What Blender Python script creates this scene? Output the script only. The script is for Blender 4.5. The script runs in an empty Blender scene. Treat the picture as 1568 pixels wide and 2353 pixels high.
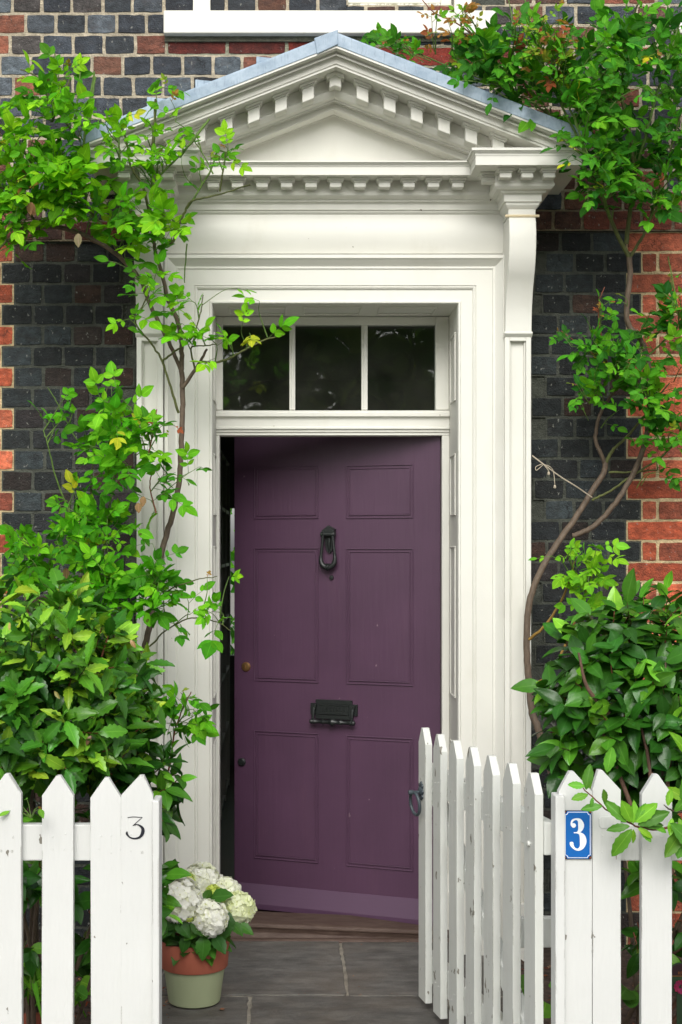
import bpy, bmesh, math, random
import numpy as np
from mathutils import Vector, Matrix
R = math.radians
SC = bpy.context.scene
COL = SC.collection
# ------------------------------------------------------------------ camera, sky, sun, exposure
F, VX, HY = 3240.0, 650.0, 1265.0          # focal length, vanishing point (in pixels of a 1568 x 2353 picture)
ZC = 1.634
cd = bpy.data.cameras.new('camera'); cam = bpy.data.objects.new('camera', cd); COL.objects.link(cam)
cam.location = (0, 0, ZC); cam.rotation_euler = (R(90), 0, 0)
cd.sensor_fit = 'VERTICAL'; cd.sensor_height = 36.0; cd.lens = 36.0 * F / 2353.0
cd.shift_x = (784 - VX) / 2353.0; cd.shift_y = -(1176.5 - HY) / 2353.0
cd.clip_start = 0.05; cd.clip_end = 400
SC.camera = cam
SC.render.resolution_x, SC.render.resolution_y = 682, 1024
w = bpy.data.worlds.new('World'); SC.world = w; w.use_nodes = True
nt = w.node_tree; bg = nt.nodes['Background']
sky = nt.nodes.new('ShaderNodeTexSky'); sky.sky_type = 'NISHITA'; sky.sun_disc = False
SUN_EL, SUN_AZ = 39.0, 184.0
sky.sun_elevation = R(SUN_EL); sky.sun_rotation = R(SUN_AZ); sky.dust_density = 3.0
hs = nt.nodes.new('ShaderNodeHueSaturation'); hs.inputs['Saturation'].default_value = 0.22
nt.links.new(sky.outputs[0], hs.inputs['Color']); nt.links.new(hs.outputs[0], bg.inputs['Color'])
bg.inputs['Strength'].default_value = 0.135
sl = bpy.data.lights.new('sun', 'SUN'); sl.energy = 1.15; sl.angle = R(36); sl.color = (1.0, 0.975, 0.93)
so = bpy.data.objects.new('sun', sl); COL.objects.link(so)
sd = Vector((math.sin(R(SUN_AZ)) * math.cos(R(SUN_EL)), math.cos(R(SUN_AZ)) * math.cos(R(SUN_EL)), math.sin(R(SUN_EL))))
so.rotation_euler = (-sd).to_track_quat('-Z', 'Y').to_euler()
so.location = (0, -3, 12)
SC.view_settings.view_transform = 'Standard'; SC.view_settings.look = 'None'
SC.view_settings.exposure = 0.70; SC.view_settings.gamma = 1.0
SC.cycles.max_bounces = 8; SC.cycles.transparent_max_bounces = 8
# ------------------------------------------------------------------ helpers
def P(px, py, Y):
    return Vector(((px - VX) / F * Y, Y, ZC - (py - HY) / F * Y))
def PX(px, Y): return (px - VX) / F * Y
def PZ(py, Y): return ZC - (py - HY) / F * Y
def srgb(r, g, b):
    f = lambda c: (c / 255 / 12.92) if c / 255 <= 0.04045 else ((c / 255 + 0.055) / 1.055) ** 2.4
    return (f(r), f(g), f(b))
def rn(a, b): return random.uniform(a, b)
def tag(o, label=None, cat=None, group=None, kind=None):
    if label: o['label'] = label
    if cat: o['category'] = cat
    if group: o['group'] = group
    if kind: o['kind'] = kind
    return o
def empty(name, loc=(0, 0, 0), rz=0, parent=None):
    o = bpy.data.objects.new(name, None); COL.objects.link(o)
    o.empty_display_size = 0.1; o.location = loc; o.rotation_euler = (0, 0, rz); o.parent = parent
    return o
class MB:
    """collects geometry; build() links it as one mesh object"""
    def __init__(s): s.v = []; s.f = []; s.c = []
    def add(s, vs, fs, col=(1, 1, 1, 1)):
        n = len(s.v); s.v += [tuple(v) for v in vs]; s.f += [tuple(i + n for i in f) for f in fs]
        s.c += [tuple(col)] * len(vs)
    def box(s, x0, x1, y0, y1, z0, z1, col=(1, 1, 1, 1)):
        s.add([(x0, y0, z0), (x1, y0, z0), (x1, y1, z0), (x0, y1, z0), (x0, y0, z1), (x1, y0, z1), (x1, y1, z1), (x0, y1, z1)],
              [(0, 3, 2, 1), (4, 5, 6, 7), (0, 1, 5, 4), (1, 2, 6, 5), (2, 3, 7, 6), (3, 0, 4, 7)], col)
    def obox(s, c, ax, ay, az, col=(1, 1, 1, 1)):
        c = Vector(c); vs = []
        for k in ((-1, -1, -1), (1, -1, -1), (1, 1, -1), (-1, 1, -1), (-1, -1, 1), (1, -1, 1), (1, 1, 1), (-1, 1, 1)):
            vs.append(c + k[0] * ax + k[1] * ay + k[2] * az)
        s.add(vs, [(0, 3, 2, 1), (4, 5, 6, 7), (0, 1, 5, 4), (1, 2, 6, 5), (2, 3, 7, 6), (3, 0, 4, 7)], col)
    def prism(s, poly, d, col=(1, 1, 1, 1)):
        """poly: 3D points of one flat face; d: extrusion vector"""
        n = len(poly); d = Vector(d); a = [Vector(p) for p in poly]
        vs = a + [p + d for p in a]
        fs = [tuple(range(n)), tuple(range(2 * n - 1, n - 1, -1))] + [(i, i + n, (i + 1) % n + n, (i + 1) % n) for i in range(n)]
        s.add(vs, fs, col)
    def xrun(s, prof, x0, x1, back):
        """prof: (Y, z) points from top to bottom, run along x, closed against depth `back`"""
        p = [(back, prof[0][1])] + list(prof) + [(back, prof[-1][1])]
        s.prism([(x0, y, z) for y, z in p], (x1 - x0, 0, 0))
    def rake(s, prof, cx, ext, slope):
        """same profile run down both slopes of a gable from the apex at cx"""
        for sg in (-1, 1):
            a = [Vector((cx, y, z)) for y, z in prof]
            s.prism(a if sg > 0 else a[::-1], (sg * ext, 0, -slope * ext))
    def ring_stack(s, rings, cap=True):
        n = len(rings[0]); vs = [v for r in rings for v in r]; fs = []
        for i in range(len(rings) - 1):
            for j in range(n):
                a = i * n + j; b = i * n + (j + 1) % n
                fs.append((a, b, b + n, a + n))
        if cap: fs.append(tuple(range(n - 1, -1, -1))); fs.append(tuple(range((len(rings) - 1) * n, len(rings) * n)))
        s.add(vs, fs)
    def tube(s, pts, rad, n=6, col=(1, 1, 1, 1), cap=True):
        pts = [Vector(p) for p in pts]; m = len(pts)
        if not hasattr(rad, '__len__'): rad = [rad] * m
        up = Vector((0.31, 0.17, 0.93)); rings = []
        for i, p in enumerate(pts):
            t = (pts[min(i + 1, m - 1)] - pts[max(i - 1, 0)])
            t = t.normalized() if t.length > 1e-9 else Vector((0, 0, 1))
            if i == 0:
                a = t.cross(up)
                if a.length < .05: a = t.cross(Vector((1, 0, 0)))
            else: a = a - t * a.dot(t)
            a.normalize(); b = t.cross(a)
            rings.append([p + rad[i] * (math.cos(2 * math.pi * k / n) * a + math.sin(2 * math.pi * k / n) * b) for k in range(n)])
        c0 = len(s.v); s.ring_stack(rings, cap); s.c[c0:] = [tuple(col)] * (len(s.v) - c0)
    def lathe(s, prof, c, n=32, axis='z'):
        c = Vector(c); rings = []
        for r, h in prof:
            rr = []
            for k in range(n):
                a = 2 * math.pi * k / n
                if axis == 'z': rr.append(c + Vector((r * math.cos(a), r * math.sin(a), h)))
                elif axis == 'y': rr.append(c + Vector((r * math.cos(a), h, r * math.sin(a))))
                else: rr.append(c + Vector((h, r * math.cos(a), r * math.sin(a))))
            rings.append(rr)
        s.ring_stack(rings)
    def build(s, name, mat, parent=None, bevel=0, smooth=None, color=False, seg=2, fix=True, origin=None):
        me = bpy.data.meshes.new(name)
        v = s.v
        if origin is not None: v = [(a - origin[0], b - origin[1], c - origin[2]) for a, b, c in s.v]
        me.from_pydata(v, [], s.f)
        if color:
            at = me.color_attributes.new('Col', 'FLOAT_COLOR', 'POINT')
            at.data.foreach_set('color', np.array(s.c, dtype=np.float32).ravel())
        if fix:
            bm = bmesh.new(); bm.from_mesh(me); bmesh.ops.recalc_face_normals(bm, faces=bm.faces); bm.to_mesh(me); bm.free()
        if smooth:
            me.polygons.foreach_set('use_smooth', [True] * len(me.polygons)); me.set_sharp_from_angle(angle=R(smooth))
        me.materials.append(mat)
        o = bpy.data.objects.new(name, me); COL.objects.link(o); o.parent = parent
        if origin is not None: o.location = origin
        if bevel:
            b = o.modifiers.new('bevel', 'BEVEL'); b.width = bevel; b.segments = seg; b.limit_method = 'ANGLE'; b.angle_limit = R(9)
        return o
def catmull(pts, n=8):
    pts = [Vector(p) for p in pts]; out = []
    q = [2 * pts[0] - pts[1]] + pts + [2 * pts[-1] - pts[-2]]
    for i in range(1, len(q) - 2):
        for k in range(n):
            t = k / n
            out.append(0.5 * ((2 * q[i]) + (q[i + 1] - q[i - 1]) * t + (2 * q[i - 1] - 5 * q[i] + 4 * q[i + 1] - q[i + 2]) * t * t + (3 * q[i] - q[i - 1] - 3 * q[i + 1] + q[i + 2]) * t ** 3))
    out.append(pts[-1]); return out
def stroke(mb, pts, O, ax, az, depth, n=6):
    """pts: (u, v, half width) -> smooth ribbon of varying width, a solid `depth` thick"""
    c = catmull([(a, b, h) for a, b, h in pts], n)
    L = []; Rr = []
    for i, p in enumerate(c):
        t = c[min(i + 1, len(c) - 1)] - c[max(i - 1, 0)]; t.z = 0; t.normalize()
        nx, ny = -t.y, t.x; h = max(p.z, 1e-5)
        L.append((p.x + nx * h, p.y + ny * h)); Rr.append((p.x - nx * h, p.y - ny * h))
    w3 = lambda q: O + ax * q[0] + az * q[1]
    for i in range(len(c) - 1):
        mb.prism([w3(L[i]), w3(L[i + 1]), w3(Rr[i + 1]), w3(Rr[i])], depth)
def disc(mb, u, v, r, O, ax, az, depth, n=14):
    mb.prism([O + ax * (u + r * math.cos(2 * math.pi * k / n)) + az * (v + r * math.sin(2 * math.pi * k / n)) for k in range(n)], depth)
# ------------------------------------------------------------------ materials
class NT:
    def __init__(s, name):
        s.m = bpy.data.materials.new(name); s.m.use_nodes = True; s.t = s.m.node_tree
        s.b = s.t.nodes['Principled BSDF']; s.tc = s.t.nodes.new('ShaderNodeTexCoord')
    def N(s, t): return s.t.nodes.new(t)
    def L(s, a, b): s.t.links.new(a, b)
    def coord(s, scale=(1, 1, 1)):
        m = s.N('ShaderNodeMapping'); m.inputs['Scale'].default_value = scale
        s.L(s.tc.outputs['Object'], m.inputs[0]); return m.outputs[0]
    def noise(s, scale, detail=4, stretch=(1, 1, 1), rough=.55):
        n = s.N('ShaderNodeTexNoise'); n.inputs['Scale'].default_value = scale; n.inputs['Detail'].default_value = detail
        n.inputs['Roughness'].default_value = rough
        s.L(s.coord(stretch), n.inputs['Vector']); return n.outputs['Fac']
    def ramp(s, fac, stops):
        r = s.N('ShaderNodeValToRGB'); e = r.color_ramp.elements
        while len(e) < len(stops): e.new(0.5)
        for k, (p, c) in enumerate(stops):
            e[k].position = p; e[k].color = (*c, 1) if hasattr(c, '__len__') else (c, c, c, 1)
        s.L(fac, r.inputs[0]); return r.outputs[0]
    def mix(s, fac, a, b, mode='MIX'):
        m = s.N('ShaderNodeMix'); m.data_type = 'RGBA'; m.blend_type = mode
        for k, x in ((0, fac), (6, a), (7, b)):
            if isinstance(x, bpy.types.NodeSocket): s.L(x, m.inputs[k])
            elif k == 0: m.inputs[0].default_value = x
            else: m.inputs[k].default_value = (*x, 1) if len(x) == 3 else x
        return m.outputs[2]
    def bump(s, h, strength, dist=.01):
        b = s.N('ShaderNodeBump'); b.inputs['Strength'].default_value = strength; b.inputs['Distance'].default_value = dist
        s.L(h, b.inputs['Height']); s.L(b.outputs[0], s.b.inputs['Normal'])
    def done(s, col, rough, spec=.5):
        if isinstance(col, bpy.types.NodeSocket): s.L(col, s.b.inputs['Base Color'])
        else: s.b.inputs['Base Color'].default_value = (*col, 1)
        if isinstance(rough, bpy.types.NodeSocket): s.L(rough, s.b.inputs['Roughness'])
        else: s.b.inputs['Roughness'].default_value = rough
        s.b.inputs['Specular IOR Level'].default_value = spec
        return s.m
def paint(name, col, dirt, rough=.42, chip=None, chip_at=.73, grain=(1, 1, 1), grain_scale=40, bump=.12, var=.12, wear=0):
    t = NT(name)
    c = t.mix(t.ramp(t.noise(3.1, 5), [(.35, 0), (.75, 1)]), col, tuple(a * (1 - var) for a in col))
    c = t.mix(t.ramp(t.noise(9, 6, (1, 1, .35)), [(.56, 0), (.8, .3)]), c, dirt)
    if chip:
        c = t.mix(t.ramp(t.noise(26, 3, (1, 1, .6)), [(chip_at, 0), (chip_at + .012, 1)]), c, chip)
    if wear:
        bv = t.N('ShaderNodeBevel'); bv.samples = 4; bv.inputs['Radius'].default_value = .006
        ge = t.N('ShaderNodeNewGeometry'); dp = t.N('ShaderNodeVectorMath'); dp.operation = 'DOT_PRODUCT'
        t.L(bv.outputs[0], dp.inputs[0]); t.L(ge.outputs['Normal'], dp.inputs[1])
        edge = t.ramp(dp.outputs['Value'], [(.90, 1), (.985, 0)])
        worn = t.mix(1.0, edge, t.ramp(t.noise(16, 6, (1, 1, .3), .7), [(.535, 0), (.575, wear)]), 'MULTIPLY')
        c = t.mix(worn, c, srgb(112, 106, 94))
    t.bump(t.noise(grain_scale, 5, grain), bump, .004)
    return t.done(c, rough)
CREAM = paint('cream_paint', srgb(216, 215, 206), srgb(190, 186, 170), .6, srgb(120, 112, 95), .76, (1, 1, 1), 35, .10, .06)
FENCE = paint('white_fence_paint', srgb(207, 208, 205), srgb(184, 186, 180), .5, srgb(118, 114, 104), .70, (1, 1, .06), 70, .6, .06, .8)
GATEP = paint('white_gate_paint', srgb(204, 206, 200), srgb(172, 172, 160), .5, srgb(120, 116, 104), .675, (1, 1, .06), 70, .6, .08, .8)
PURPLE = paint('purple_paint', srgb(77, 50, 72), srgb(88, 59, 77), .46, srgb(120, 98, 108), .735, (1, 1, .08), 60, .3, .2)
IRON = paint('black_iron', srgb(30, 34, 33), srgb(48, 54, 50), .38, None, .7, (1, 1, 1), 120, .3, .3)
GREYIRON = paint('grey_iron', srgb(62, 72, 78), srgb(40, 46, 50), .42, srgb(30, 30, 32), .66, (1, 1, 1), 90, .3, .3)
BLACKP = paint('black_sign_paint', srgb(28, 30, 40), srgb(40, 42, 52), .4)
BLUE = paint('blue_enamel', srgb(22, 100, 178), srgb(18, 82, 150), .18, None, .7, (1, 1, 1), 10, .02, .1)
ENAMEL_W = paint('white_enamel', srgb(236, 242, 246), srgb(214, 222, 228), .18, None, .7, (1, 1, 1), 10, .02, .04)
ENAMEL_K = paint('black_enamel', srgb(28, 26, 30), srgb(60, 45, 38), .25)
TERRA = paint('terracotta', srgb(168, 92, 70), srgb(150, 84, 70), .8, None, .7, (1, 1, 1), 60, .2, .2)
SAGE = paint('sage_paint', srgb(152, 160, 126), srgb(138, 140, 110), .62, None, .7, (1, 1, .3), 50, .15, .1)
TWINE = paint('twine_fibre', srgb(178, 166, 146), srgb(140, 126, 106), .9, None, .7, (1, 1, 1), 200, .5, .2)
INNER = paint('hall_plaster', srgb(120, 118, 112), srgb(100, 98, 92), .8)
BOOKW = paint('bookcase_paint', srgb(190, 188, 180), srgb(160, 158, 150), .5)
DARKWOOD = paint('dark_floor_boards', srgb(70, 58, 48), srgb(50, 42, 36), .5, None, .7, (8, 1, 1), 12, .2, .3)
RUST = paint('rust', srgb(120, 58, 36), srgb(80, 40, 28), .9)
def brass():
    t = NT('brass'); t.b.inputs['Metallic'].default_value = 1; return t.done(srgb(226, 180, 120), .38)
BRASS = brass()
def lead():
    t = NT('lead_sheet')
    c = t.mix(t.ramp(t.noise(9, 6, (1, 1, 1), .7), [(.35, 0), (.7, 1)]), srgb(124, 144, 162), srgb(166, 182, 196))
    c = t.mix(t.ramp(t.noise(40, 5, (3, 1, .4)), [(.58, 0), (.7, .6)]), c, srgb(92, 106, 120))
    t.bump(t.noise(14, 4), .3, .01); return t.done(c, .5)
LEAD = lead()
def sillmat():
    t = NT('window_paint')
    c = t.mix(t.ramp(t.noise(4, 4), [(.4, 0), (.7, 1)]), srgb(222, 220, 210), srgb(210, 207, 194))
    st = t.ramp(t.noise(7, 8, (1, 1, .35), .7), [(.60, 0), (.72, .5)])
    c = t.mix(st, c, srgb(168, 166, 142)); return t.done(c, .5)
SILL = sillmat()
def algae():
    t = NT('algae_stained_paint')
    st = t.ramp(t.noise(45, 8, (1, 1, .8), .75), [(.44, 0), (.56, .85)])
    c = t.mix(st, srgb(232, 230, 218), srgb(140, 138, 104)); return t.done(c, .7)
ALGAE = algae()
def brickmat():
    t = NT('brick_and_mortar')
    a = t.N('ShaderNodeAttribute'); a.attribute_name = 'Col'
    br = a.outputs['Alpha']
    mo = t.ramp(t.noise(22, 8, (1, 1, 1.4), .72), [(.3, .38), (.5, 1.0), (.7, 1.9)])
    c = t.mix(1.0, a.outputs['Color'], mo, 'MULTIPLY')
    red = t.ramp(t.noise(17, 4, (1, 1, 1.6)), [(.54, 0), (.72, .38)])
    c2 = t.mix(red, c, t.mix(1.0, a.outputs['Color'], (1.45, .95, .75), 'MULTIPLY'))
    sp = t.ramp(t.noise(60, 4, (1, 1, .7), .6), [(.64, 0), (.68, .6)])
    c2 = t.mix(sp, c2, srgb(150, 150, 142))
    vo = t.N('ShaderNodeTexVoronoi'); vo.feature = 'DISTANCE_TO_EDGE'; vo.inputs['Scale'].default_value = 13
    wob = t.N('ShaderNodeMix'); wob.data_type = 'RGBA'
    nn = t.N('ShaderNodeTexNoise'); nn.inputs['Scale'].default_value = 14; t.L(t.coord(), nn.inputs['Vector'])
    wob.inputs[0].default_value = .12; t.L(t.coord(), wob.inputs[6]); t.L(nn.outputs['Color'], wob.inputs[7]); t.L(wob.outputs[2], vo.inputs['Vector'])
    cr = t.ramp(vo.outputs['Distance'], [(0, .25), (.022, 1)])
    msk = t.ramp(t.noise(5, 2), [(.50, 0), (.56, 1)])
    c2 = t.mix(msk, c2, t.mix(1.0, c2, cr, 'MULTIPLY'))
    c = t.mix(br, t.mix(.6, a.outputs['Color'], c), c2)
    h = t.mix(.5, t.noise(34, 8, (1, 1, 1), .7), t.noise(150, 3))
    t.bump(h, .9, .016)
    ro = t.N('ShaderNodeMapRange'); t.L(t.noise(20, 3), ro.inputs[0]); ro.inputs[3].default_value = .55; ro.inputs[4].default_value = .95
    return t.done(c, ro.outputs[0], .4)
BRICK = brickmat()
def leafmat(name, rough, trans, spec=.5, spots=0.0, scale=1.0):
    t = NT(name); a = t.N('ShaderNodeAttribute'); a.attribute_name = 'Col'
    c = t.mix(t.ramp(t.noise(55 * scale, 4), [(.3, 0), (.7, 1)]), a.outputs['Color'], t.mix(1.0, a.outputs['Color'], (.82, .86, .75), 'MULTIPLY'))
    vein = t.ramp(a.outputs['Alpha'], [(.0, .7), (.09, 0)])
    c = t.mix(vein, c, t.mix(1.0, a.outputs['Color'], (1.9, 1.5, 2.2), 'MULTIPLY'))
    if spots:
        c = t.mix(t.ramp(t.noise(38, 2), [(.72 - spots, 0), (.735 - spots, .8)]), c, srgb(70, 58, 30))
    m = t.done(c, rough, spec)
    tr = t.N('ShaderNodeBsdfTranslucent'); ms = t.N('ShaderNodeMixShader'); ms.inputs[0].default_value = trans
    c3 = t.mix(1.0, c, (1.15, 1.3, .6), 'MULTIPLY'); t.L(c3, tr.inputs['Color'])
    out = t.t.nodes['Material Output']
    t.L(t.b.outputs[0], ms.inputs[1]); t.L(tr.outputs[0], ms.inputs[2]); t.L(ms.outputs[0], out.inputs[0])
    t.bump(t.noise(90 * scale, 3), .25, .004)
    return m
ROSELEAF = leafmat('rose_leaf', .5, .34, .10, .03)
GLOSSLEAF = leafmat('glossy_leaf', .30, .14, .34)
SOFTLEAF = leafmat('soft_leaf', .42, .22, .24)
def stemmat():
    t = NT('plant_stem'); a = t.N('ShaderNodeAttribute'); a.attribute_name = 'Col'
    c = t.mix(t.ramp(t.noise(70, 6, (1, 1, .4), .7), [(.35, 0), (.7, 1)]), a.outputs['Color'], t.mix(1.0, a.outputs['Color'], (.5, .5, .5), 'MULTIPLY'))
    t.bump(t.noise(120, 5, (1, 1, .3)), .6, .006); return t.done(c, .7)
STEM = stemmat()
def petalmat():
    t = NT('petal'); a = t.N('ShaderNodeAttribute'); a.attribute_name = 'Col'; m = t.done(a.outputs['Color'], .7, .1)
    tr = t.N('ShaderNodeBsdfTranslucent'); ms = t.N('ShaderNodeMixShader'); ms.inputs[0].default_value = .45; t.L(a.outputs['Color'], tr.inputs['Color'])
    t.L(t.b.outputs[0], ms.inputs[1]); t.L(tr.outputs[0], ms.inputs[2]); t.L(ms.outputs[0], t.t.nodes['Material Output'].inputs[0]); return m
PETAL = petalmat()
def glass():
    t = NT('window_glass')
    out = t.t.nodes['Material Output']; g = t.N('ShaderNodeBsdfGlossy'); g.inputs['Roughness'].default_value = .015
    tr = t.N('ShaderNodeBsdfTransparent'); tr.inputs['Color'].default_value = (.82, .86, .84, 1)
    fr = t.N('ShaderNodeFresnel'); fr.inputs['IOR'].default_value = 1.55
    ms = t.N('ShaderNodeMixShader'); du = t.N('ShaderNodeBsdfDiffuse'); du.inputs['Color'].default_value = (.5, .5, .42, 1); m0 = t.N('ShaderNodeMixShader'); t.L(t.ramp(t.noise(6, 5), [(.3, .008), (.7, .028)]), m0.inputs[0]); t.L(tr.outputs[0], m0.inputs[1]); t.L(du.outputs[0], m0.inputs[2])
    t.L(fr.outputs[0], ms.inputs[0]); t.L(m0.outputs[0], ms.inputs[1]); t.L(g.outputs[0], ms.inputs[2])
    b = t.N('ShaderNodeBump'); b.inputs['Strength'].default_value = .06; b.inputs['Distance'].default_value = .02
    t.L(t.noise(5, 1), b.inputs['Height']); t.L(b.outputs[0], g.inputs['Normal']); t.L(ms.outputs[0], out.inputs[0])
    return t.m
GLASS = glass()
def stone():
    t = NT('flagstone'); a = t.N('ShaderNodeAttribute'); a.attribute_name = 'Col'
    c = t.mix(1.0, a.outputs['Color'], t.ramp(t.noise(7, 8, (1, 2.2, 1), .65), [(.28, .5), (.5, 1.0), (.72, 1.7)]), 'MULTIPLY')
    c = t.mix(t.ramp(t.noise(60, 5), [(.62, 0), (.75, .5)]), c, srgb(120, 116, 104))
    c = t.mix(t.ramp(t.noise(2.6, 6, (1, 1, 1), .65), [(.45, 0), (.65, .35)]), c, srgb(96, 84, 70))
    t.bump(t.noise(24, 8, (1, 1, 1), .7), .6, .012); return t.done(c, .62)
STONE = stone()
def woodstep():
    t = NT('worn_brown_threshold')
    c = t.mix(t.ramp(t.noise(16, 7, (.7, 2, 2), .7), [(.4, 0), (.75, 1)]), srgb(70, 52, 44), srgb(92, 76, 66))
    t.bump(t.noise(30, 6, (.4, 2, 2)), .5, .01); return t.done(c, .7)
THRESH = woodstep()
def soil():
    t = NT('soil'); c = t.mix(t.ramp(t.noise(30, 8, (1, 1, 1), .7), [(.35, 0), (.7, 1)]), srgb(52, 42, 34), srgb(92, 76, 62))
    t.bump(t.noise(40, 8), .9, .03); return t.done(c, .95)
SOIL = soil()
def asphalt():
    t = NT('pavement_stone'); c = t.mix(t.ramp(t.noise(12, 8), [(.35, 0), (.7, 1)]), srgb(108, 106, 100), srgb(134, 130, 122))
    t.bump(t.noise(60, 6), .4, .01); return t.done(c, .85)
PAVE = asphalt()
# ------------------------------------------------------------------ ground, path, beds
random.seed(3)
YW = 5.85                                                         # face of the brick wall
mb = MB(); mb.add([(-80, -80, -.10), (80, -80, -.10), (80, 80, -.10), (-80, 80, -.10)], [(0, 1, 2, 3)])
tag(mb.build('ground', PAVE), kind='structure')
mb = MB(); mb.box(-6, -.47, 3.86, YW + .05, -.09, -.01); mb.box(.90, 6, 3.86, YW + .05, -.09, -.01)
tag(mb.build('flower_bed_soil', SOIL), kind='structure')
mb = MB()
grey = lambda k: (*[a * k for a in srgb(91, 89, 85)], 1)
mb.box(-.468, .898, 3.7, 5.93, -.09, -.006, (*srgb(132, 127, 116), 1))
def flag(x0, x1, y0, y1, k):
    g = .007; pts_ = []
    def side(ax, ay, bx_, by_):
        n = max(3, int(math.hypot(bx_ - ax, by_ - ay) / .035))
        for i in range(n):
            t = i / n; pts_.append((ax + (bx_ - ax) * t + rn(-.004, .004), ay + (by_ - ay) * t + rn(-.004, .004)))
    side(x0 + g, y0 + g, x1 - g, y0 + g); side(x1 - g, y0 + g, x1 - g, y1 - g); side(x1 - g, y1 - g, x0 + g, y1 - g); side(x0 + g, y1 - g, x0 + g, y0 + g)
    mb.prism([(a, b, -.03) for a, b in pts_], (0, 0, .03 + rn(-.003, .002)), grey(k))
xl, xr = -.468, .898
rows = [(5.18, 5.91, [xl, .24, xr], (1.0, .92)), (4.62, 5.18, [xl, -.12, .60, xr], (.86, .82, .9)), (4.1, 4.62, [xl, .15, xr], (.9, 1)), (3.7, 4.1, [xl, -.1, .5, xr], (1, .9, .95))]
for y0, y1, xs, ks in rows:
    for i in range(len(xs) - 1): flag(xs[i], xs[i + 1], y0, y1, ks[i])
tag(mb.build('path', STONE, color=True, bevel=.004), kind='structure')
# ------------------------------------------------------------------ the house
HOUSE = empty('brick_house', (0, YW, 0))
tag(HOUSE, 'dark brick terraced house with cream pedimented doorcase and purple front door', 'house')
class Part(MB):
    def put(s, name, mat, parent=None, **k):
        """build in world coordinates under a parent whose own frame is a pure translation"""
        o = MB.build(s, name, mat, None, **k)
        par = parent or HOUSE
        org = Vector((0, YW, 0)) if par is HOUSE else par_origin(par)
        o.data.transform(Matrix.Translation(-org)); o.parent = par
        return o
def par_origin(o):
    v = Vector(o.location)
    while o.parent: o = o.parent; v += Vector(o.location)
    return v
# --- brick wall: real bricks in header bond, mortar pads behind them
random.seed(11)
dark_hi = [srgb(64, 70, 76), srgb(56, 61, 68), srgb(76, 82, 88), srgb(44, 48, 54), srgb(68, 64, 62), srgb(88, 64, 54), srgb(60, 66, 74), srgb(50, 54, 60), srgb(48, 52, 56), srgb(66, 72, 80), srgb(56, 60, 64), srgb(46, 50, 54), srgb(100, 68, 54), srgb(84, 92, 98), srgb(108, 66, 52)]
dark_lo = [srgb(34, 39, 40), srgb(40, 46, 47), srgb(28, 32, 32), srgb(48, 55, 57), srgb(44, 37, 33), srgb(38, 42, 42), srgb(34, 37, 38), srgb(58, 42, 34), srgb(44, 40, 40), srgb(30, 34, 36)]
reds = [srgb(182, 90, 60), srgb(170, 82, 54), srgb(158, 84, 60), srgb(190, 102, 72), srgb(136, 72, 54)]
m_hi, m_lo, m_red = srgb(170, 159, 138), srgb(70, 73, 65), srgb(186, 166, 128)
wall = Part()
def brick(xa, xb, ya, yb, col, mcol, out=0.0, cell=None):
    """pixel rectangle on the wall plane -> one brick and its mortar pad"""
    x0, x1 = PX(xa, YW), PX(xb, YW); z1, z0 = PZ(ya, YW), PZ(yb, YW)
    d = rn(-.002, .0015) - out; b = .0014
    k = rn(.6, 1.2); c = (*[a * k for a in col], 1)
    yf = YW + d; ring_ = []; nx, nz = max(3, int((x1 - x0) / .022)), 3; tl = rn(-.0016, .0016)
    for i in range(nx + 1): ring_.append((x0 + (x1 - x0) * i / nx, z0, 0 if i not in (0, nx) else 1))
    for i in range(1, nz): ring_.append((x1, z0 + (z1 - z0) * i / nz, 0))
    for i in range(nx, -1, -1): ring_.append((x0 + (x1 - x0) * i / nx, z1, 0 if i not in (0, nx) else 1))
    for i in range(nz - 1, 0, -1): ring_.append((x0, z0 + (z1 - z0) * i / nz, 0))
    mx, mz = (x0 + x1) / 2, (z0 + z1) / 2; pts_ = []
    for x, z, cor in ring_:
        q = .0016 * rn(.3, 1.6) if cor else 0
        pts_.append((x + rn(-.0014, .0014) - (q if x > mx else -q), z + rn(-.0013, .0013) - (q if z > mz else -q) + tl * .7 * (1 if x > mx else -1)))
    n = len(pts_)
    vs = [(x, YW + .02, z) for x, z in pts_] + [(x, yf + b, z) for x, z in pts_] + [(x - b * (1 if x > mx else -1), yf, z - b * (1 if z > mz else -1)) for x, z in pts_]
    fs = [tuple(range(2 * n, 3 * n))] + [(i, (i + 1) % n, (i + 1) % n + n, i + n) for i in range(n)] + [(i + n, (i + 1) % n + n, (i + 1) % n + 2 * n, i + 2 * n) for i in range(n)]
    wall.add(vs, fs, c)
    ca, cb, cc, cd_ = cell
    k = rn(.9, 1.1)
    wall.add([(PX(ca, YW), YW + .0028 - out, PZ(cd_, YW)), (PX(cb, YW), YW + .0028 - out, PZ(cd_, YW)), (PX(cb, YW), YW + .0028 - out, PZ(cc, YW)), (PX(ca, YW), YW + .0028 - out, PZ(cc, YW))],
             [(0, 1, 2, 3)], (*[a * k for a in mcol], 0))
def hidden(xa, xb, ya, yb):
    if xb > 345 and xa < 1190 and ya > 380: return True
    if xb > 440 and xa < 1092 and yb < 24: return True
    if xa > 1600 and yb < 55: return True
    return False
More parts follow.
